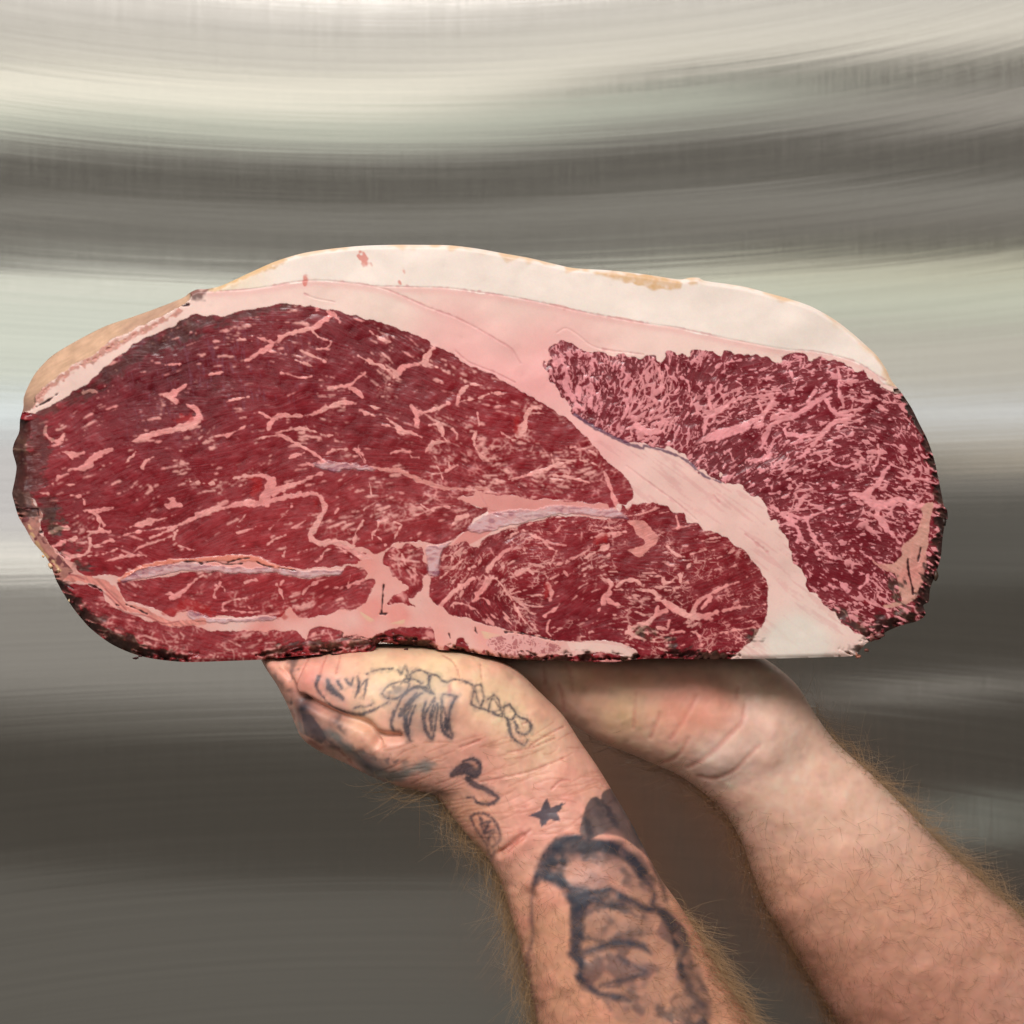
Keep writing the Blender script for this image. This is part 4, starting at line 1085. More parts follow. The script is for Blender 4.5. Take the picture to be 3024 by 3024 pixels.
TATTOO = '''
H1: 790,490,30 768,560,22 800,640,14 880,740,14 980,800,20 1100,835,26 1200,832,24 1300,800,18 1380,760,12 1450,720,8
H1: 870,520,24 890,590,60 950,640,50 1010,690,26
H1: 960,530,30 1000,590,24
H1: 1040,510,16 1085,560,26 1110,500,10
H1: 1150,490,12 1170,570,26 1130,680,12 | H1: 1150,620,10 1200,560,10 1240,520,20 1215,690,14
H1: 1240,465,5 1350,428,8 1490,418,8
H1: 1385,640,12 1450,570,10 1560,540,12 1640,560,12 1610,640,16 1500,700,16 1410,680,12 1385,640,10
H1: 1530,430,14 1560,470,8 | H1: 1600,400,8 1640,480,12 1700,440,6 1790,450,8 1850,490,14
H1: 1120,780,6 1180,760,8 1240,770,6 1300,740,6
H1: 1480,900,10 1540,740,18 1600,650,22 1700,592,24 1800,600,18 1860,650,16
H1: 1500,810,30 1470,920,22 1500,1000,18 1560,1020,10
H1: 1560,790,26 1610,870,40 1600,960,34 1650,1080,16
H1: 1640,760,20 1710,680,24 1760,650,20
H1: 1700,760,16 1660,850,22 1640,930,14
H1: 1800,720,20 1775,800,22 1765,900,20 1800,980,26 1850,1070,14
H1: 1880,720,14 1840,850,24 1850,960,16
H1: 1560,560,10 1600,520,16 1680,520,10 1760,560,14
H2: 0,480,14 30,540,12 | H2: 60,440,8 120,430,8 200,470,14 235,500,18
H2: 230,480,16 290,490,12 340,540,18 390,560,12
H2: 220,500,20 212,570,18 240,630,16 260,655,12
H2: 60,600,18 130,595,22 200,630,24 260,655,18
H2: 390,560,10 450,535,8 550,550,12 630,590,12 620,680,10 610,750,12 680,780,16 760,800,14
H2: 700,570,14 720,650,8 730,700,12 690,760,10 | H2: 640,590,8 700,575,6
H2: 770,700,10 830,658,8 870,700,10 885,780,10 | H2: 810,690,12 775,800,14
H2: 730,700,12 700,780,12 | H2: 830,820,14 890,790,10 910,860,14 820,830,14
H2: 920,780,14 970,745,18 1040,830,18 1000,890,14 930,860,12 925,780,10
H2: 1040,830,14 1080,870,14 1130,880,16 1185,940,22 1170,1000,20 1110,1032,14 1050,1000,14 1035,930,16
H2: 960,880,28 980,980,34 1000,1050,22 1060,1100,12 1120,1130,12 1150,1080,8
H2: 1025,910,24 1060,970,24
H2: 340,680,20 330,800,20 330,920,22 365,1010,34 440,1042,18 | H2: 330,685,10 480,680,14
H2: 465,690,22 415,780,20 400,900,22 425,1010,26
H2: 380,880,40 385,980,50
H2: 270,690,18 175,850,24 180,960,34 250,1070,12 | H2: 300,740,16 240,870,18 240,990,16
H2: 100,650,22 20,740,30 -60,850,30 | H2: 60,760,14 0,870,24 20,980,30 30,1080,16
H2: 440,1410,50 500,1370,90 570,1350,120 640,1400,100
H2: 540,1280,24 640,1258,30 695,1310,40 690,1380,44 650,1420,50
H2: 580,1450,50 650,1510,54 740,1540,44 820,1590,44 875,1635,24 820,1680,36 740,1690,24 660,1668,20
H2: 575,1632,10 640,1620,16 665,1665,14
H4: 520,245,14 560,218,16 620,215,16 690,250,20 740,320,20 765,400,20 745,460,16 700,485,14
H4: 520,245,14 560,320,16 610,400,16 670,475,14 | H4: 600,250,14 650,330,16 700,400,14 735,450,10
H4: 610,300,30 680,280,20 | H4: 640,370,40 720,350,16 | H4: 670,420,30 | H4: 660,500,6 700,575,8 720,520,6
H5: 700,150,24 560,170,70 450,240,110 380,340,130 320,440,110 270,560,50 240,640,24 215,740,14 208,850,12 210,950,30 220,1050,18 205,1200,18 190,1350,26 200,1500,22 230,1650,18 250,1800,16 285,1932,14
H5: 850,220,24 950,230,60 1050,270,80 1150,350,100 1220,440,100 1290,560,80 1350,620,40
H5: 1340,600,40 1385,700,40 1370,800,50 1480,860,40
H5: 340,500,100 450,556,90 540,620,60 600,650,50 700,650,50 780,690,50 870,672,30 970,655,34 1080,730,50 1200,780,40 1300,840,50 1430,830,40
H5: 570,690,60 610,760,50 | H5: 740,700,70 720,800,80 660,900,100 655,1000,100 655,1100,90 640,1200,80 620,1270,50
H5: 820,740,60 900,790,50 1000,810,50 1080,800,40
H5: 600,1270,60 680,1330,80 690,1420,50 690,1500,60 740,1550,60 800,1600,56 870,1650,50 950,1660,46 1100,1680,50 1160,1710,16
H5: 880,1650,30 940,1720,24 975,1800,10
H5: 760,1240,60 900,1190,50 1000,1155,50 1100,1155,50 1200,1170,60 1280,1190,60 1360,1260,24
H5: 1050,1290,16 1150,1360,40 1295,1450,24 | H5: 880,1570,30 1060,1570,16
H5: 1190,30,40 1330,300,50 1400,480,50 1460,600,50 1500,750,40
'''
SHADE = '''
H5: 480,220,120 620,240,160 760,290,110 900,400,50
H5: 1480,880,90 1560,980,100 1640,1080,100 1700,1200,60 1640,1350,60 1700,1500,80 1740,1620,80 1850,1750,60
H5: 1440,1800,110 1560,1880,100
H5: 700,900,60 900,820,60 1100,850,60 1200,900,30
H5: 700,1100,50 900,1150,30
H1: 1450,640,60 1560,600,60
H1: 430,300,40 530,300,90 520,420,60 515,500,30
H1: 370,470,20 430,560,24 | H1: 520,640,34 515,750,24 540,860,24
H1: 600,700,60 650,820,110 740,960,130 850,1080,90 950,1150,40
H1: 940,860,50 960,920,70 1030,1010,50
H1: 1080,1120,20 1200,1180,34 1400,1240,30 1620,1268,20
H1: 1180,1380,20 1400,1470,30 | H1: 1700,1560,20 1900,1590,40
H2: 240,1560,14 340,1580,60
'''


def paint_left(step=2.6):
    s = Sheet(700, 1880, 2380, 3090, step, seed=21)
    n9, n20, n60, n140, n5 = s.noise(9), s.noise(22), s.noise(60), s.noise(150), s.noise(5)
    X, Y = s.X, s.Y
    g = lambda cx, cy, r: np.exp(-((X - cx)**2 + (Y - cy)**2) / r**2)
    c = np.zeros(X.shape + (3,), np.float32) + lin(234, 172, 150)
    c = mix(c, lin(238, 204, 164), .85 * g(1150, 1980, 120) + .9 * g(1330, 1990, 130) + .7 * g(1500, 2100, 110) + .6 * g(1560, 2200, 90) + .5 * g(1080, 2140, 60))
    c = mix(c, lin(228, 150, 134), .9 * g(925, 2010, 50) + .5 * g(1420, 2230, 90) + .4 * g(1560, 2420, 100))
    c = mix(c, lin(218, 156, 122), sstep(2450, 2750, Y) * .8)
    c = mix(c, lin(214, 156, 118), .5 * sstep(1520, 1400, X) * sstep(2300, 2400, Y))
    c = mix(c, lin(222, 140, 124), .28 * sstep(-.2, 1.4, n60)); c = c * (1 + .035 * n20 + .02 * n9)[..., None]
    pink = s.band([N('H1: 850,280,8 815,400,8 800,470,8'), N('H1: 980,275,8 965,360,9 940,450,10'), N('H1: 690,290,8 640,400,8 600,480,6 570,560,4'), N('H2: 350,290,8 430,350,9 480,430,8 500,510,6'), N('H2: 700,370,6 710,520,4'),
                   N('H2: 1170,1140,6 1250,1085,8 1390,1005,9 1500,950,6'), N('H2: 960,1200,5 1200,1150,6 1420,1060,5'), N('H2: 700,1480,5 1000,1420,6 1200,1370,7 1400,1290,8 1500,1250,6'), N('H2: 1380,1550,6 1460,1470,8 1560,1460,5'),
                   N('H4: 760,530,8 860,470,10 940,405,10 1010,355,6'), N('H2: 500,1150,5 700,1080,6'), N('H2: 1100,930,4 1190,900,5'), N('H5: 0,300,10 80,220,8 150,170,5')], 8)
    c = mix(c, lin(184, 92, 82), .5 * sstep(3, -1, pink + .6 * n5))
    lines_ = []
    r_ = np.random.default_rng(4)
    for k in range(150):
        x, y = r_.uniform(1080, 1780), r_.uniform(2170, 2480); a = r_.normal(-.22, .16); l = r_.uniform(30, 110)
        lines_.append(np.array([(x, y, 1.2), (x + l * np.cos(a) / 2, y + l * np.sin(a) / 2 + r_.normal() * 4, 2.2), (x + l * np.cos(a), y + l * np.sin(a), 1)]))
    fl = s.band(lines_, 5)
    c = mix(c, lin(186, 104, 80), .32 * sstep(2.4, 0, fl))
    spots = s.band([N('H2: 410,590,30 410,640,30'), N('H2: 530,620,34'), N('H2: 1080,1065,50'), N('H1: 930,490,50'), N('H1: 1060,640,90'), N('H1: 1440,790,80'), N('H1: 1330,990,40')], 12)
    c = mix(c, lin(222, 110, 112), .5 * sstep(6, -6, spots + 2 * n9))
    TL = lines(TATTOO, 10)
    for q in TL:
        q[:, 2] = q[:, 2] + 1.4 if q[0, 1] < 2500 else q[:, 2] * 1.35
    ink = s.band(TL, 12)
    sha = s.band(lines(SHADE, 40), 26)
    dark = s.fill(spline(N('H4: 1440,240 1470,150 1510,95 1550,80 1590,100 1600,50 1680,15 1780,120 1850,230 1960,400 1990,600 1900,520 1800,440 1700,400 1580,390 1500,425 1415,385')[:, :2], 5, True))
    grey = lin(52, 54, 66)
    c = mix(c, lin(84, 74, 76), .72 * sstep(9, -12, sha + 3 * n9))
    teal = s.band([N('H1: 560,800,60 640,1000,60'), N('H1: 880,1000,70 1000,1100,80 1150,1210,110 1300,1320,150 1480,1400,140 1700,1340,100 1880,1300,50'), N('H1: 1950,1420,60')], 40)
    c = mix(c, lin(112, 132, 130), .72 * sstep(14, -18, teal + 5 * n20))
    c = mix(c, lin(60, 64, 78), .55 * s.fill(N('H1: 620,820 720,840 800,960 850,1060 800,1130 680,1030')[:, :2]))
    c = mix(c, lin(170, 66, 50), .55 * sstep(8, -5, s.band([N('H1: 700,1100,40 790,1160,26'), N('H1: 960,1190,14 1080,1290,14')], 14) + 2 * n9))
    c = mix(c, lin(88, 80, 80), .8 * dark * (1 - .5 * sstep(.2, 1.4, n60)))
    c = mix(c, lin(54, 54, 62), .75 * sstep(9, -9, s.band([N('H4: 1450,240,20 1490,330,70 1500,370,60'), N('H4: 1540,100,26 1640,180,50 1700,300,60'), N('H4: 1760,130,30 1850,300,40')], 14) + 2 * n9))
    WASH = [('H5: 330,460 420,300 600,170 900,180 1200,260 1500,750 1750,1200 1932,1932 1100,1932 950,1700 640,1500 590,1240 600,850 480,620', .42), ('H5: 215,700 230,600 290,450 360,340 420,250 520,170 620,140 760,160 900,200 1050,240 1180,330 1280,450 1400,560 1350,640 1240,560 1150,440 1040,350 900,310 760,330 640,370 560,420 520,500 560,600 480,620 420,570 340,560 280,620', .96),
            ('H5: 560,420 760,310 1040,330 1200,450 1280,600 1400,700 1380,820 1200,780 980,660 760,690 560,640', .22),
            ('H5: 560,680 740,690 720,800 690,900 740,1000 710,1200 760,1260 660,1290 590,1240 600,1000 590,800', .9),
            ('H5: 740,700 980,650 1150,740 1350,820 1500,850 1480,900 1250,860 1050,850 900,800 760,800', .68),
            ('H5: 590,1240 760,1230 720,1330 690,1450 760,1540 900,1620 1160,1690 1150,1730 950,1700 800,1640 680,1600 650,1480 690,1400 600,1300', .72),
            ('H5: 850,1250 900,1180 1100,1130 1230,1150 1360,1260 1280,1230 1130,1190 960,1230', .6),
            ('H5: 1400,850 1560,900 1700,1100 1800,1400 1932,1700 1932,1932 1700,1932 1500,1750 1650,1600 1600,1350 1550,1100', .72),
            ('H5: 760,830 1300,880 1380,1050 1200,1110 900,1150 740,1220', .24), ('H5: 760,1300 1000,1230 1300,1300 1350,1500 1200,1650 900,1560 740,1480', .16),
            ('H1: 1420,700 1560,600 1700,600 1880,660 1900,1000 1700,1050 1500,1010 1440,850', .32), ('H1: 800,520 900,500 1060,700 1240,780 1100,830 900,720', .3), ('H2: 0,480 240,490 480,680 430,1020 330,1020 150,1000 0,1060', .3),
            ('H1: 540,640 740,760 900,820 940,950 1000,1060 1120,1150 1500,1290 1300,1350 1000,1220 760,1130 640,1000 560,800', .55), ('H1: 930,840 1050,880 1080,1000 1020,1080 950,980', .3)]
    for spec, al in WASH:
        m_ = blur(s.fill(spline(N(spec)[:, :2], 6, True), (2 * n9, 2 * n9)), 5)
        c = mix(c, lin(60, 56, 62) if al > .5 else lin(84, 74, 76), al * m_ * (.80 + .16 * n20 + .06 * n9 + .10 * n60))
    reg_t = blur(s.fill(spline(N('H5: 330,460 420,300 600,170 900,180 1200,260 1500,750 1750,1200 1932,1932 1100,1932 950,1700 640,1500 590,1240 600,850 480,620')[:, :2], 6, True)), 4)
    c = mix(c, lin(70, 62, 66), .5 * reg_t * sstep(0, 1.3, n60 + .5 * n20))
    c = mix(c, lin(66, 60, 64), .55 * blur(dark, 3) * (.9 + .15 * n20))
    petal = s.fill(spline(N('H5: 620,400 760,390 880,450 1000,560 1120,650 1250,740 1100,700 970,650 800,660 650,640 560,560 560,450')[:, :2], 6, True))
    c = mix(c, lin(220, 154, 132), .35 * petal)
    it = np.clip(s.rng.normal(size=X.shape) * .06 + .03 * n20, -.2, .2).astype(np.float32)
    soft = sstep(2380, 2560, Y) * 5
    c = mix(c, lin(120, 112, 112), .30 * sstep(12, -2, ink + 3 * n9) * sstep(2420, 2300, Y))
    c = mix(c, grey, (.84 + it) * np.clip((2.8 + soft - ink - .9 * n5) / (5.6 + 2.4 * soft), 0, 1))
    c = mix(c, lin(150, 120, 100), .5 * sstep(7, -5, s.band([N('H2: 660,1330,40 640,1290,24')], 10) + 2 * n9))
    star = s.fill(N('H4: 1145,88 1180,170 1305,128 1232,212 1256,284 1180,268 1103,332 1084,258 985,232 1098,194')[:, :2], (1.2 * n9, 1.2 * n9))
    c = mix(c, lin(52, 58, 74), .9 * star)
    # relief in mm (+ = out)
    h = np.zeros(X.shape, np.float32)
    fold = s.band([N('H1: 640,690,4 740,745,8 850,800,10 1000,855,14 1150,900,18 1250,950,22 1310,1020,24 1400,1048,12 1540,1048,4'), N('H1: 1310,1020,20 1350,1100,8')], 60)
    f2 = np.clip(fold, 0, 60)
    h -= 3.6 * np.exp(-(f2 / 12)**2) * (fold < 60)
    belly = s.fill(spline(N('H1: 250,320 800,250 2000,260 2600,380 3000,700 2600,900 1900,1000 1400,1040 1300,980 1150,890 850,780 560,640')[:, :2], 8, True))
    h += 1.5 * g(1100, 2040, 90) + 2.0 * g(1330, 2060, 150) + 1.5 * g(930, 2010, 50)
    h += 1.6 * g(905, 2160, 34) + 1.3 * g(1040, 2185, 50) - 1.6 * g(990, 2250, 40) + 2.0 * g(1150, 2240, 60)
    h -= 1.6 * np.exp(-(np.clip(s.band([N('H1: 430,380,6 520,520,8 560,640,8 640,690,8')], 40), 0, 40) / 9)**2) * 1.0
    h -= .28 * sstep(4.4, 0, np.clip(pink, 0, 9)) * (pink < 900) + .10 * sstep(2.6, 0, fl)
    h -= 1.3 * np.exp(-(np.clip(s.band([N('H4: 770,540,6 860,470,10 940,405,10')], 40), 0, 40) / 10)**2)
    h += .9 * g(1520, 2570, 60) - 1.0 * np.exp(-(np.clip(s.band([N('H4: 1010,900,8 1000,1200,10 960,1400,10 1040,1800,8')], 60), 0, 60) / 22)**2)
    h += 1.2 * np.exp(-(np.clip(s.band([N('H4: 880,860,8 940,1200,10 1000,1700,10')], 60), 0, 60) / 16)**2)
    h += 1.4 * g(1800, 2640, 130) + .05 * n20 + .02 * n9 + .16 * n60
    return s, np.clip(c, .01, .85), h


def paint_right(step=3.4):
    s = Sheet(1480, 1880, 3100, 3090, step, seed=22)
    n9, n20, n60, n140, n5 = s.noise(9), s.noise(22), s.noise(60), s.noise(150), s.noise(6)
    X, Y = s.X, s.Y
    g = lambda cx, cy, r: np.exp(-((X - cx)**2 + (Y - cy)**2) / r**2)
    c = np.zeros(X.shape + (3,), np.float32) + lin(238, 192, 168)
    c = mix(c, lin(238, 158, 132), 1.0 * g(2020, 2070, 110) + .8 * g(2120, 2100, 70) + .6 * g(1750, 1990, 80) + .5 * g(1870, 2000, 60))
    c = mix(c, lin(230, 190, 150), .9 * g(1840, 2100, 80) + .5 * g(1700, 2000, 50))
    c = mix(c, lin(238, 208, 192), .9 * g(2110, 2250, 70) + .5 * g(2250, 2200, 120))
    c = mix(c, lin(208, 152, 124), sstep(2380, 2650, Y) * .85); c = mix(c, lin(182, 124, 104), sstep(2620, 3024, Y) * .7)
    c = mix(c, lin(220, 156, 134), .2 * sstep(0, 1.5, n60)); c = mix(c, lin(210, 166, 148), .2 * sstep(.3, 1.5, n140))
    c = c * (1 + .03 * n20 + .02 * n9)[..., None]
    cre = [N(l) for l in ('H3: 860,500,8 800,600,12 740,700,14 680,790,8', 'H3: 1210,560,8 1180,680,14 1080,780,18 960,890,14 850,975,12 800,1000,6', 'H3: 1310,840,6 1210,930,12 1120,1020,12 980,1075,8 880,1060,5',
                          'H3: 800,790,6 760,870,8 700,940,9 610,975,6', 'H3: 1170,420,5 1160,500,6', 'H3: 430,480,4 420,700,5', 'H3: 600,620,4 540,780,5', 'H2: 1530,350,10 1560,450,14 1575,600,10', 'H2: 1445,560,8 1490,700,12 1500,800,10', 'H2: 1300,370,6 1310,560,5')]
    cr = s.band(cre, 14)
    c = mix(c, lin(206, 120, 106), .38 * sstep(7, -1, cr + n5))
    r_ = np.random.default_rng(5)
    L_ = []
    for k in range(160):
        x = r_.uniform(2080, 3000); y = 2300 + (x - 2080) * .75 + r_.uniform(0, 420); a = r_.normal(-.1, .5); l = r_.uniform(20, 70)
        L_.append(np.array([(x, y, 1.5), (x + l * np.cos(a), y + l * np.sin(a), 1.5)]))
    fl = s.band(L_, 6)
    c = mix(c, lin(150, 90, 76), .18 * sstep(4, 0, fl))
    h = np.zeros(X.shape, np.float32)
    h -= .32 * np.exp(-(np.clip(cr, 0, 14) / 6)**2) * (cr < 900)
    h += 3.0 * g(1820, 2080, 110) + 2.2 * g(2010, 2150, 100) + 1.5 * g(1950, 2000, 80) - 1.6 * g(1700, 2010, 40)
    h += 2.2 * g(2140, 2230, 60) - 1.2 * g(2200, 2080, 60) + 1.5 * g(2290, 2180, 80) - 2.2 * g(2160, 2020, 50)
    h += .05 * n20 + .02 * n9 + .18 * n60 + .5 * n140
    return s, np.clip(c, .01, .85), h


def skin_material():
    m, nt, b = material('skin'); L = nt.links.new
    ca = node(nt, 'ShaderNodeVertexColor', layer_name='albedo')
    tc = node(nt, 'ShaderNodeTexCoord')
    v = node(nt, 'ShaderNodeTexVoronoi', feature='DISTANCE_TO_EDGE', i_Scale=1300.0); L(tc.outputs['Object'], v.inputs['Vector'])
    n = node(nt, 'ShaderNodeTexNoise', i_Scale=260.0, i_Detail=5.0, i_Roughness=.6); L(tc.outputs['Object'], n.inputs['Vector'])
    mx = node(nt, 'ShaderNodeMix', data_type='RGBA', blend_type='MULTIPLY'); mx.inputs[0].default_value = .14
    L(ca.outputs[0], mx.inputs[6]); L(n.outputs['Color'], mx.inputs[7]); L(mx.outputs[2], b.inputs['Base Color'])
    b.inputs['Roughness'].default_value = .46; b.inputs['Specular IOR Level'].default_value = .42
    b.inputs['Subsurface Weight'].default_value = .22; b.inputs['Subsurface Radius'].default_value = (1, .32, .16); b.inputs['Subsurface Scale'].default_value = .0022
    b1 = node(nt, 'ShaderNodeBump', i_Strength=.22, i_Distance=.0001); L(v.outputs['Distance'], b1.inputs['Height'])
    b2 = node(nt, 'ShaderNodeBump', i_Strength=.14, i_Distance=.0003); L(n.outputs[0], b2.inputs['Height']); L(b1.outputs[0], b2.inputs['Normal']); L(b2.outputs[0], b.inputs['Normal'])
    return m


m_skin = skin_material()
hm, hnt, hb = material('arm_hair')
hb.inputs['Base Color'].default_value = (.20, .10, .04, 1); hb.inputs['Roughness'].default_value = .45
hm2, hnt2, hb2 = material('arm_hair_golden')
hb2.inputs['Base Color'].default_value = (.36, .22, .11, 1); hb2.inputs['Roughness'].default_value = .4

LEFT = [(1760, 4300, 2700, 4260, 14, 40), (1690, 3700, 2520, 3680, 9, 37), (1620, 3260, 2350, 3240, 6, 33), (1585, 3024, 2215, 3010, 5, 32), (1555, 2880, 2135, 2880, 4, 30), (1528, 2760, 2068, 2770, 4, 28), (1500, 2670, 2005, 2670, 4, 26), (1478, 2600, 1955, 2600, 4, 24),
        (1440, 2530, 1908, 2515, 4, 22), (1385, 2470, 1864, 2430, 5, 22), (1330, 2400, 1817, 2350, 6, 22), (1285, 2345, 1767, 2268, 7, 22), (1220, 2328, 1712, 2188, 8, 23), (1130, 2300, 1662, 2112, 9, 25),
        (1045, 2262, 1592, 2042, 10, 27), (965, 2228, 1510, 1966, 11, 28), (908, 2190, 1400, 1928, 13, 28), (878, 2140, 1250, 1906, 16, 28), (850, 2075, 1090, 1904, 18, 26), (820, 2016, 950, 1926, 18, 22), (790, 1972, 850, 1934, 20, 16), (776, 1948, 800, 1928, 22, 9)]
RIGHT = [(3500, 4500, 4350, 4050, 88, 42), (2960, 3800, 3680, 3380, 76, 39), (2620, 3260, 3260, 2960, 66, 36), (2437, 2961, 3010, 2700, 62, 34), (2379, 2865, 2937, 2636, 60, 32), (2317, 2770, 2865, 2570, 58, 30), (2260, 2674, 2793, 2508, 56, 28), (2222, 2578, 2718, 2432, 54, 26), (2187, 2480, 2636, 2349, 52, 24),
         (2135, 2395, 2560, 2275, 50, 23), (2060, 2326, 2470, 2192, 48, 22), (1990, 2281, 2404, 2107, 47, 23), (1886, 2235, 2340, 2010, 46, 24), (1783, 2190, 2230, 1932, 46, 24), (1700, 2145, 2050, 1916, 46, 23), (1620, 2105, 1860, 1912, 46, 22), (1540, 2060, 1700, 1910, 46, 20), (1440, 2010, 1560, 1910, 46, 18), (1340, 1960, 1430, 1912, 46, 12)]
LF = [[(1010, 2060, 26, 11), (960, 2000, 50, 9), (915, 1966, 72, 8), (900, 1930, 92, 7)], [(1100, 2060, 26, 11), (1060, 2000, 52, 9.2), (1030, 1962, 76, 8.2), (1020, 1925, 98, 7.2)],
      [(1200, 2050, 28, 11), (1170, 2000, 52, 9), (1150, 1962, 74, 8), (1140, 1925, 94, 7)], [(1290, 2050, 28, 10), (1280, 2000, 48, 8.4), (1270, 1966, 66, 7.2), (1262, 1935, 82, 6.4)]]
RF = [[(1960, 2060, 56, 11), (1900, 2000, 74, 9), (1850, 1962, 92, 8), (1830, 1925, 108, 7)], [(1860, 2050, 56, 11), (1790, 1992, 74, 9.2), (1735, 1955, 94, 8.2), (1710, 1920, 112, 7.2)],
      [(1760, 2030, 54, 10.5), (1690, 1985, 70, 9), (1630, 1955, 88, 8), (1600, 1922, 104, 7)], [(1700, 2020, 50, 9), (1620, 1985, 60, 8), (1560, 1962, 74, 7), (1530, 1940, 86, 6.4)]]
person = thing('person', 'two bare forearms and hands, palms up, the nearer arm tattooed, holding the meat', 'person', (.15, .05, -.18))
ORG = np.array(person.location)


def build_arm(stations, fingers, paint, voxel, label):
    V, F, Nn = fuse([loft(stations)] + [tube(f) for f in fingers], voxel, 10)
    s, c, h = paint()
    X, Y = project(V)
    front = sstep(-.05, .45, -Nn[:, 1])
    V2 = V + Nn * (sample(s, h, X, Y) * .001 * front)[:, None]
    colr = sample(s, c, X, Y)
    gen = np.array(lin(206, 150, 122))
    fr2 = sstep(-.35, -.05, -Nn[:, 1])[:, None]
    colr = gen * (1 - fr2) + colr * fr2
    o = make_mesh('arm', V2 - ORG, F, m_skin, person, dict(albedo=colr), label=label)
    return o, V2, Nn


def grow(arm, V, Nn, n, zone, flow, length, rad, mat, seed, label):
    """hairs: thin tapering three-sided strands, rooted on the skin"""
    r_ = np.random.default_rng(seed)
    X, Y = project(V)
    w = zone(X, Y, Nn); w = w / w.sum()
    k = r_.choice(len(V), n, p=w)
    root = V[k] + r_.normal(size=(n, 3)) * .0002; nn = Nn[k]
    fx, fz = flow(X[k], Y[k], r_)
    t = np.stack([fx, 0 * fx, fz], -1); t -= nn * (t * nn).sum(1)[:, None]; t /= np.linalg.norm(t, axis=1)[:, None] + 1e-6
    L_ = length * r_.uniform(.3, 1.4, n)
    lift = r_.uniform(.35, 1.15, n)
    cd = r_.normal(size=(n, 3)); cd -= t * (cd * t).sum(1)[:, None]; cd /= np.linalg.norm(cd, axis=1)[:, None]
    curl = r_.uniform(.1, .85, n)
    VV = []
    S_ = 6
    a0 = nn * .7 + cd * .3; a0 -= t * (a0 * t).sum(1)[:, None]; a0 /= np.linalg.norm(a0, axis=1)[:, None]; b0 = np.cross(t, a0)
    for q in range(S_):
        u = q / (S_ - 1)
        p = root + t * (L_ * u * (1 - .15 * u))[:, None] + nn * (L_ * lift * u * (1 - .62 * u) - .0003 * (q == 0))[:, None] + cd * (L_ * curl * u * u)[:, None]
        rr_ = rad * (1 - .75 * u)
        for ang in (0, 2.094, 4.189):
            VV.append(p + a0 * rr_ * math.cos(ang) + b0 * rr_ * math.sin(ang))
    VV = np.stack(VV, 1).reshape(-1, 3)      # n, S_*3
    FF = []
    base_ = np.arange(n) * S_ * 3
    for q in range(S_ - 1):
        for a in range(3):
            b_ = (a + 1) % 3
            FF.append(np.stack([base_ + q * 3 + a, base_ + q * 3 + b_, base_ + (q + 1) * 3 + b_, base_ + (q + 1) * 3 + a], -1))
    return make_mesh('arm_hair', VV - ORG, np.concatenate(FF), mat, arm, kind='stuff', label=label)


armL, VL, NL = build_arm(LEFT, LF, paint_left, .00048, 'tattooed arm with skeleton, note, star and ball drawings')
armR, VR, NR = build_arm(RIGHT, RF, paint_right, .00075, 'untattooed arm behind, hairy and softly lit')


def near(s_pts, X, Y, r):
    d = np.full(X.shape, 1e9)
    P_ = np.array(s_pts, float)
    for a, b in zip(P_[:-1], P_[1:]):
        dx, dy = b - a; t = np.clip(((X - a[0]) * dx + (Y - a[1]) * dy) / (dx * dx + dy * dy), 0, 1)
        d = np.minimum(d, np.hypot(X - a[0] - t * dx, Y - a[1] - t * dy))
    return np.exp(-(d / r)**2)


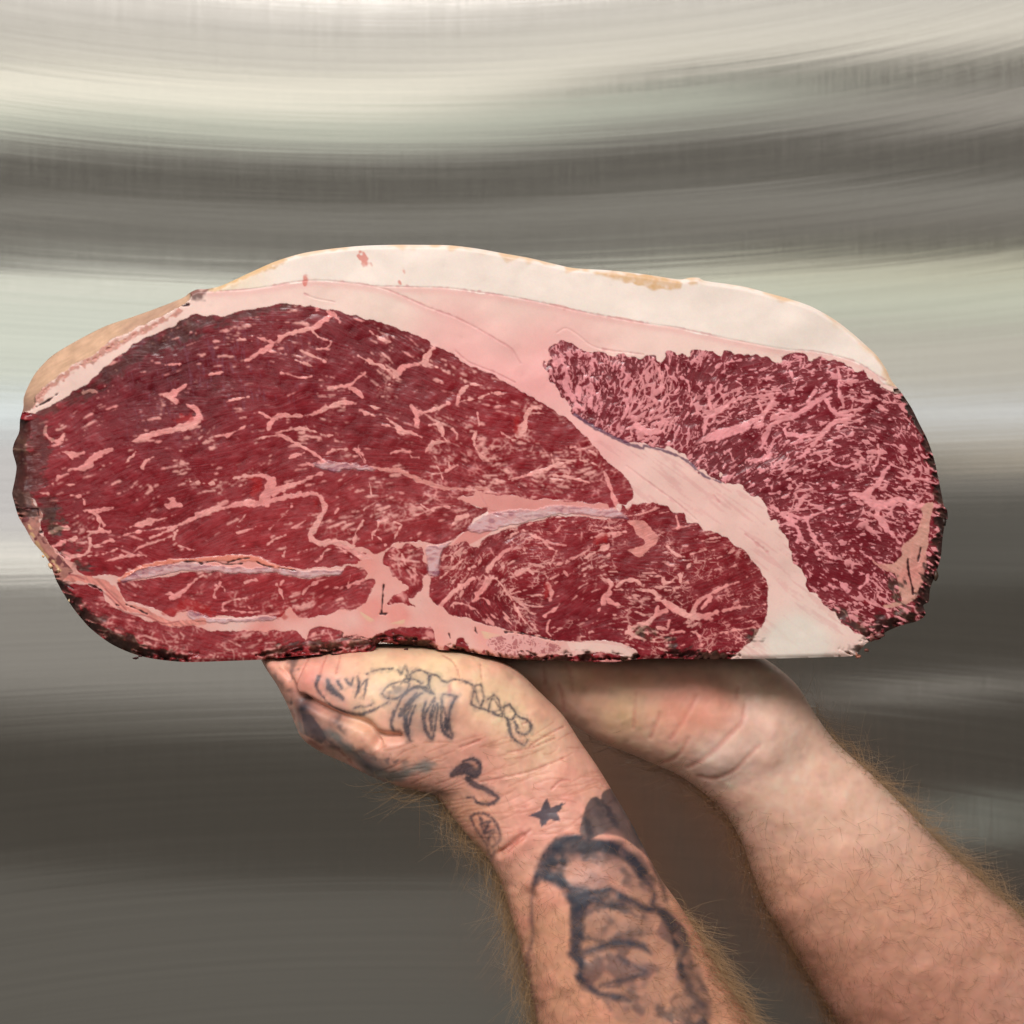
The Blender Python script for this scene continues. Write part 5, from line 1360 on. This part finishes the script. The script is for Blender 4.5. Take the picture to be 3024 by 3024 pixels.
EL = [(1180, 2335), (1290, 2350), (1330, 2400), (1385, 2470), (1440, 2530), (1478, 2600), (1500, 2670), (1528, 2760), (1555, 2880), (1590, 3040)]
ER = [(2010, 2680), (2068, 2770), (2135, 2880), (2215, 3010)]
SIDE = lambda Nn: sstep(.75, .1, np.abs(Nn[:, 1]))
grow(armL, VL, NL, 1400, lambda X, Y, Nn: near(EL, X, Y, 26) * (Nn[:, 1] > -.6) * (.25 + SIDE(Nn)) + 1e-9, lambda X, Y, r_: (-.55 + .45 * r_.normal(size=len(X)), -.65 + .5 * r_.normal(size=len(X))), .0135, .000068, hm2, 1, None)
grow(armL, VL, NL, 900, lambda X, Y, Nn: near(ER, X, Y, 40) * sstep(2620, 2800, Y) * (Nn[:, 1] > -.7) + 1e-9, lambda X, Y, r_: (.6 + .5 * r_.normal(size=len(X)), -.5 + .5 * r_.normal(size=len(X))), .011, .000075, hm2, 2, None)
grow(armL, VL, NL, 1502, lambda X, Y, Nn: (Y < 3150) * (Nn[:, 1] < -.1) * sstep(2380, 2700, Y) + .12 * (Nn[:, 1] < -.1) * sstep(2150, 2250, Y) * sstep(1700, 1500, X), lambda X, Y, r_: (.7 + .5 * r_.normal(size=len(X)), -.25 + .5 * r_.normal(size=len(X))), .0075, .000042, hm, 3, None)
EA = [(1783, 2195), (1886, 2238), (1990, 2285), (2060, 2330), (2135, 2400), (2187, 2480), (2222, 2578), (2260, 2674), (2317, 2770), (2380, 2865), (2450, 2980), (2500, 3050)]
EB = [(2340, 2010), (2404, 2107), (2470, 2192), (2560, 2275), (2636, 2349), (2718, 2432), (2793, 2508), (2865, 2570), (2937, 2636), (3030, 2710)]
grow(armR, VR, NR, 1500, lambda X, Y, Nn: near(EA, X, Y, 46) * sstep(2180, 2420, Y + 60) * (Nn[:, 1] > -.85) * (.25 + SIDE(Nn)) + 1e-9, lambda X, Y, r_: (-.5 + .5 * r_.normal(size=len(X)), -.55 + .5 * r_.normal(size=len(X))), .0120, .000062, hm, 4, None)
grow(armR, VR, NR, 1000, lambda X, Y, Nn: near(EB, X, Y, 24) * sstep(2020, 2300, Y) * (Nn[:, 1] > -.5) + 1e-9, lambda X, Y, r_: (.45 + .5 * r_.normal(size=len(X)), .1 + .7 * r_.normal(size=len(X))), .0115, .000075, hm2, 5, None)
grow(armR, VR, NR, 2202, lambda X, Y, Nn: (Y < 3300) * (Nn[:, 1] < -.1) * sstep(2300, 2600, Y) + 1e-9, lambda X, Y, r_: (.3 + .7 * r_.normal(size=len(X)), -.35 + .6 * r_.normal(size=len(X))), .0080, .000042, hm, 6, None)
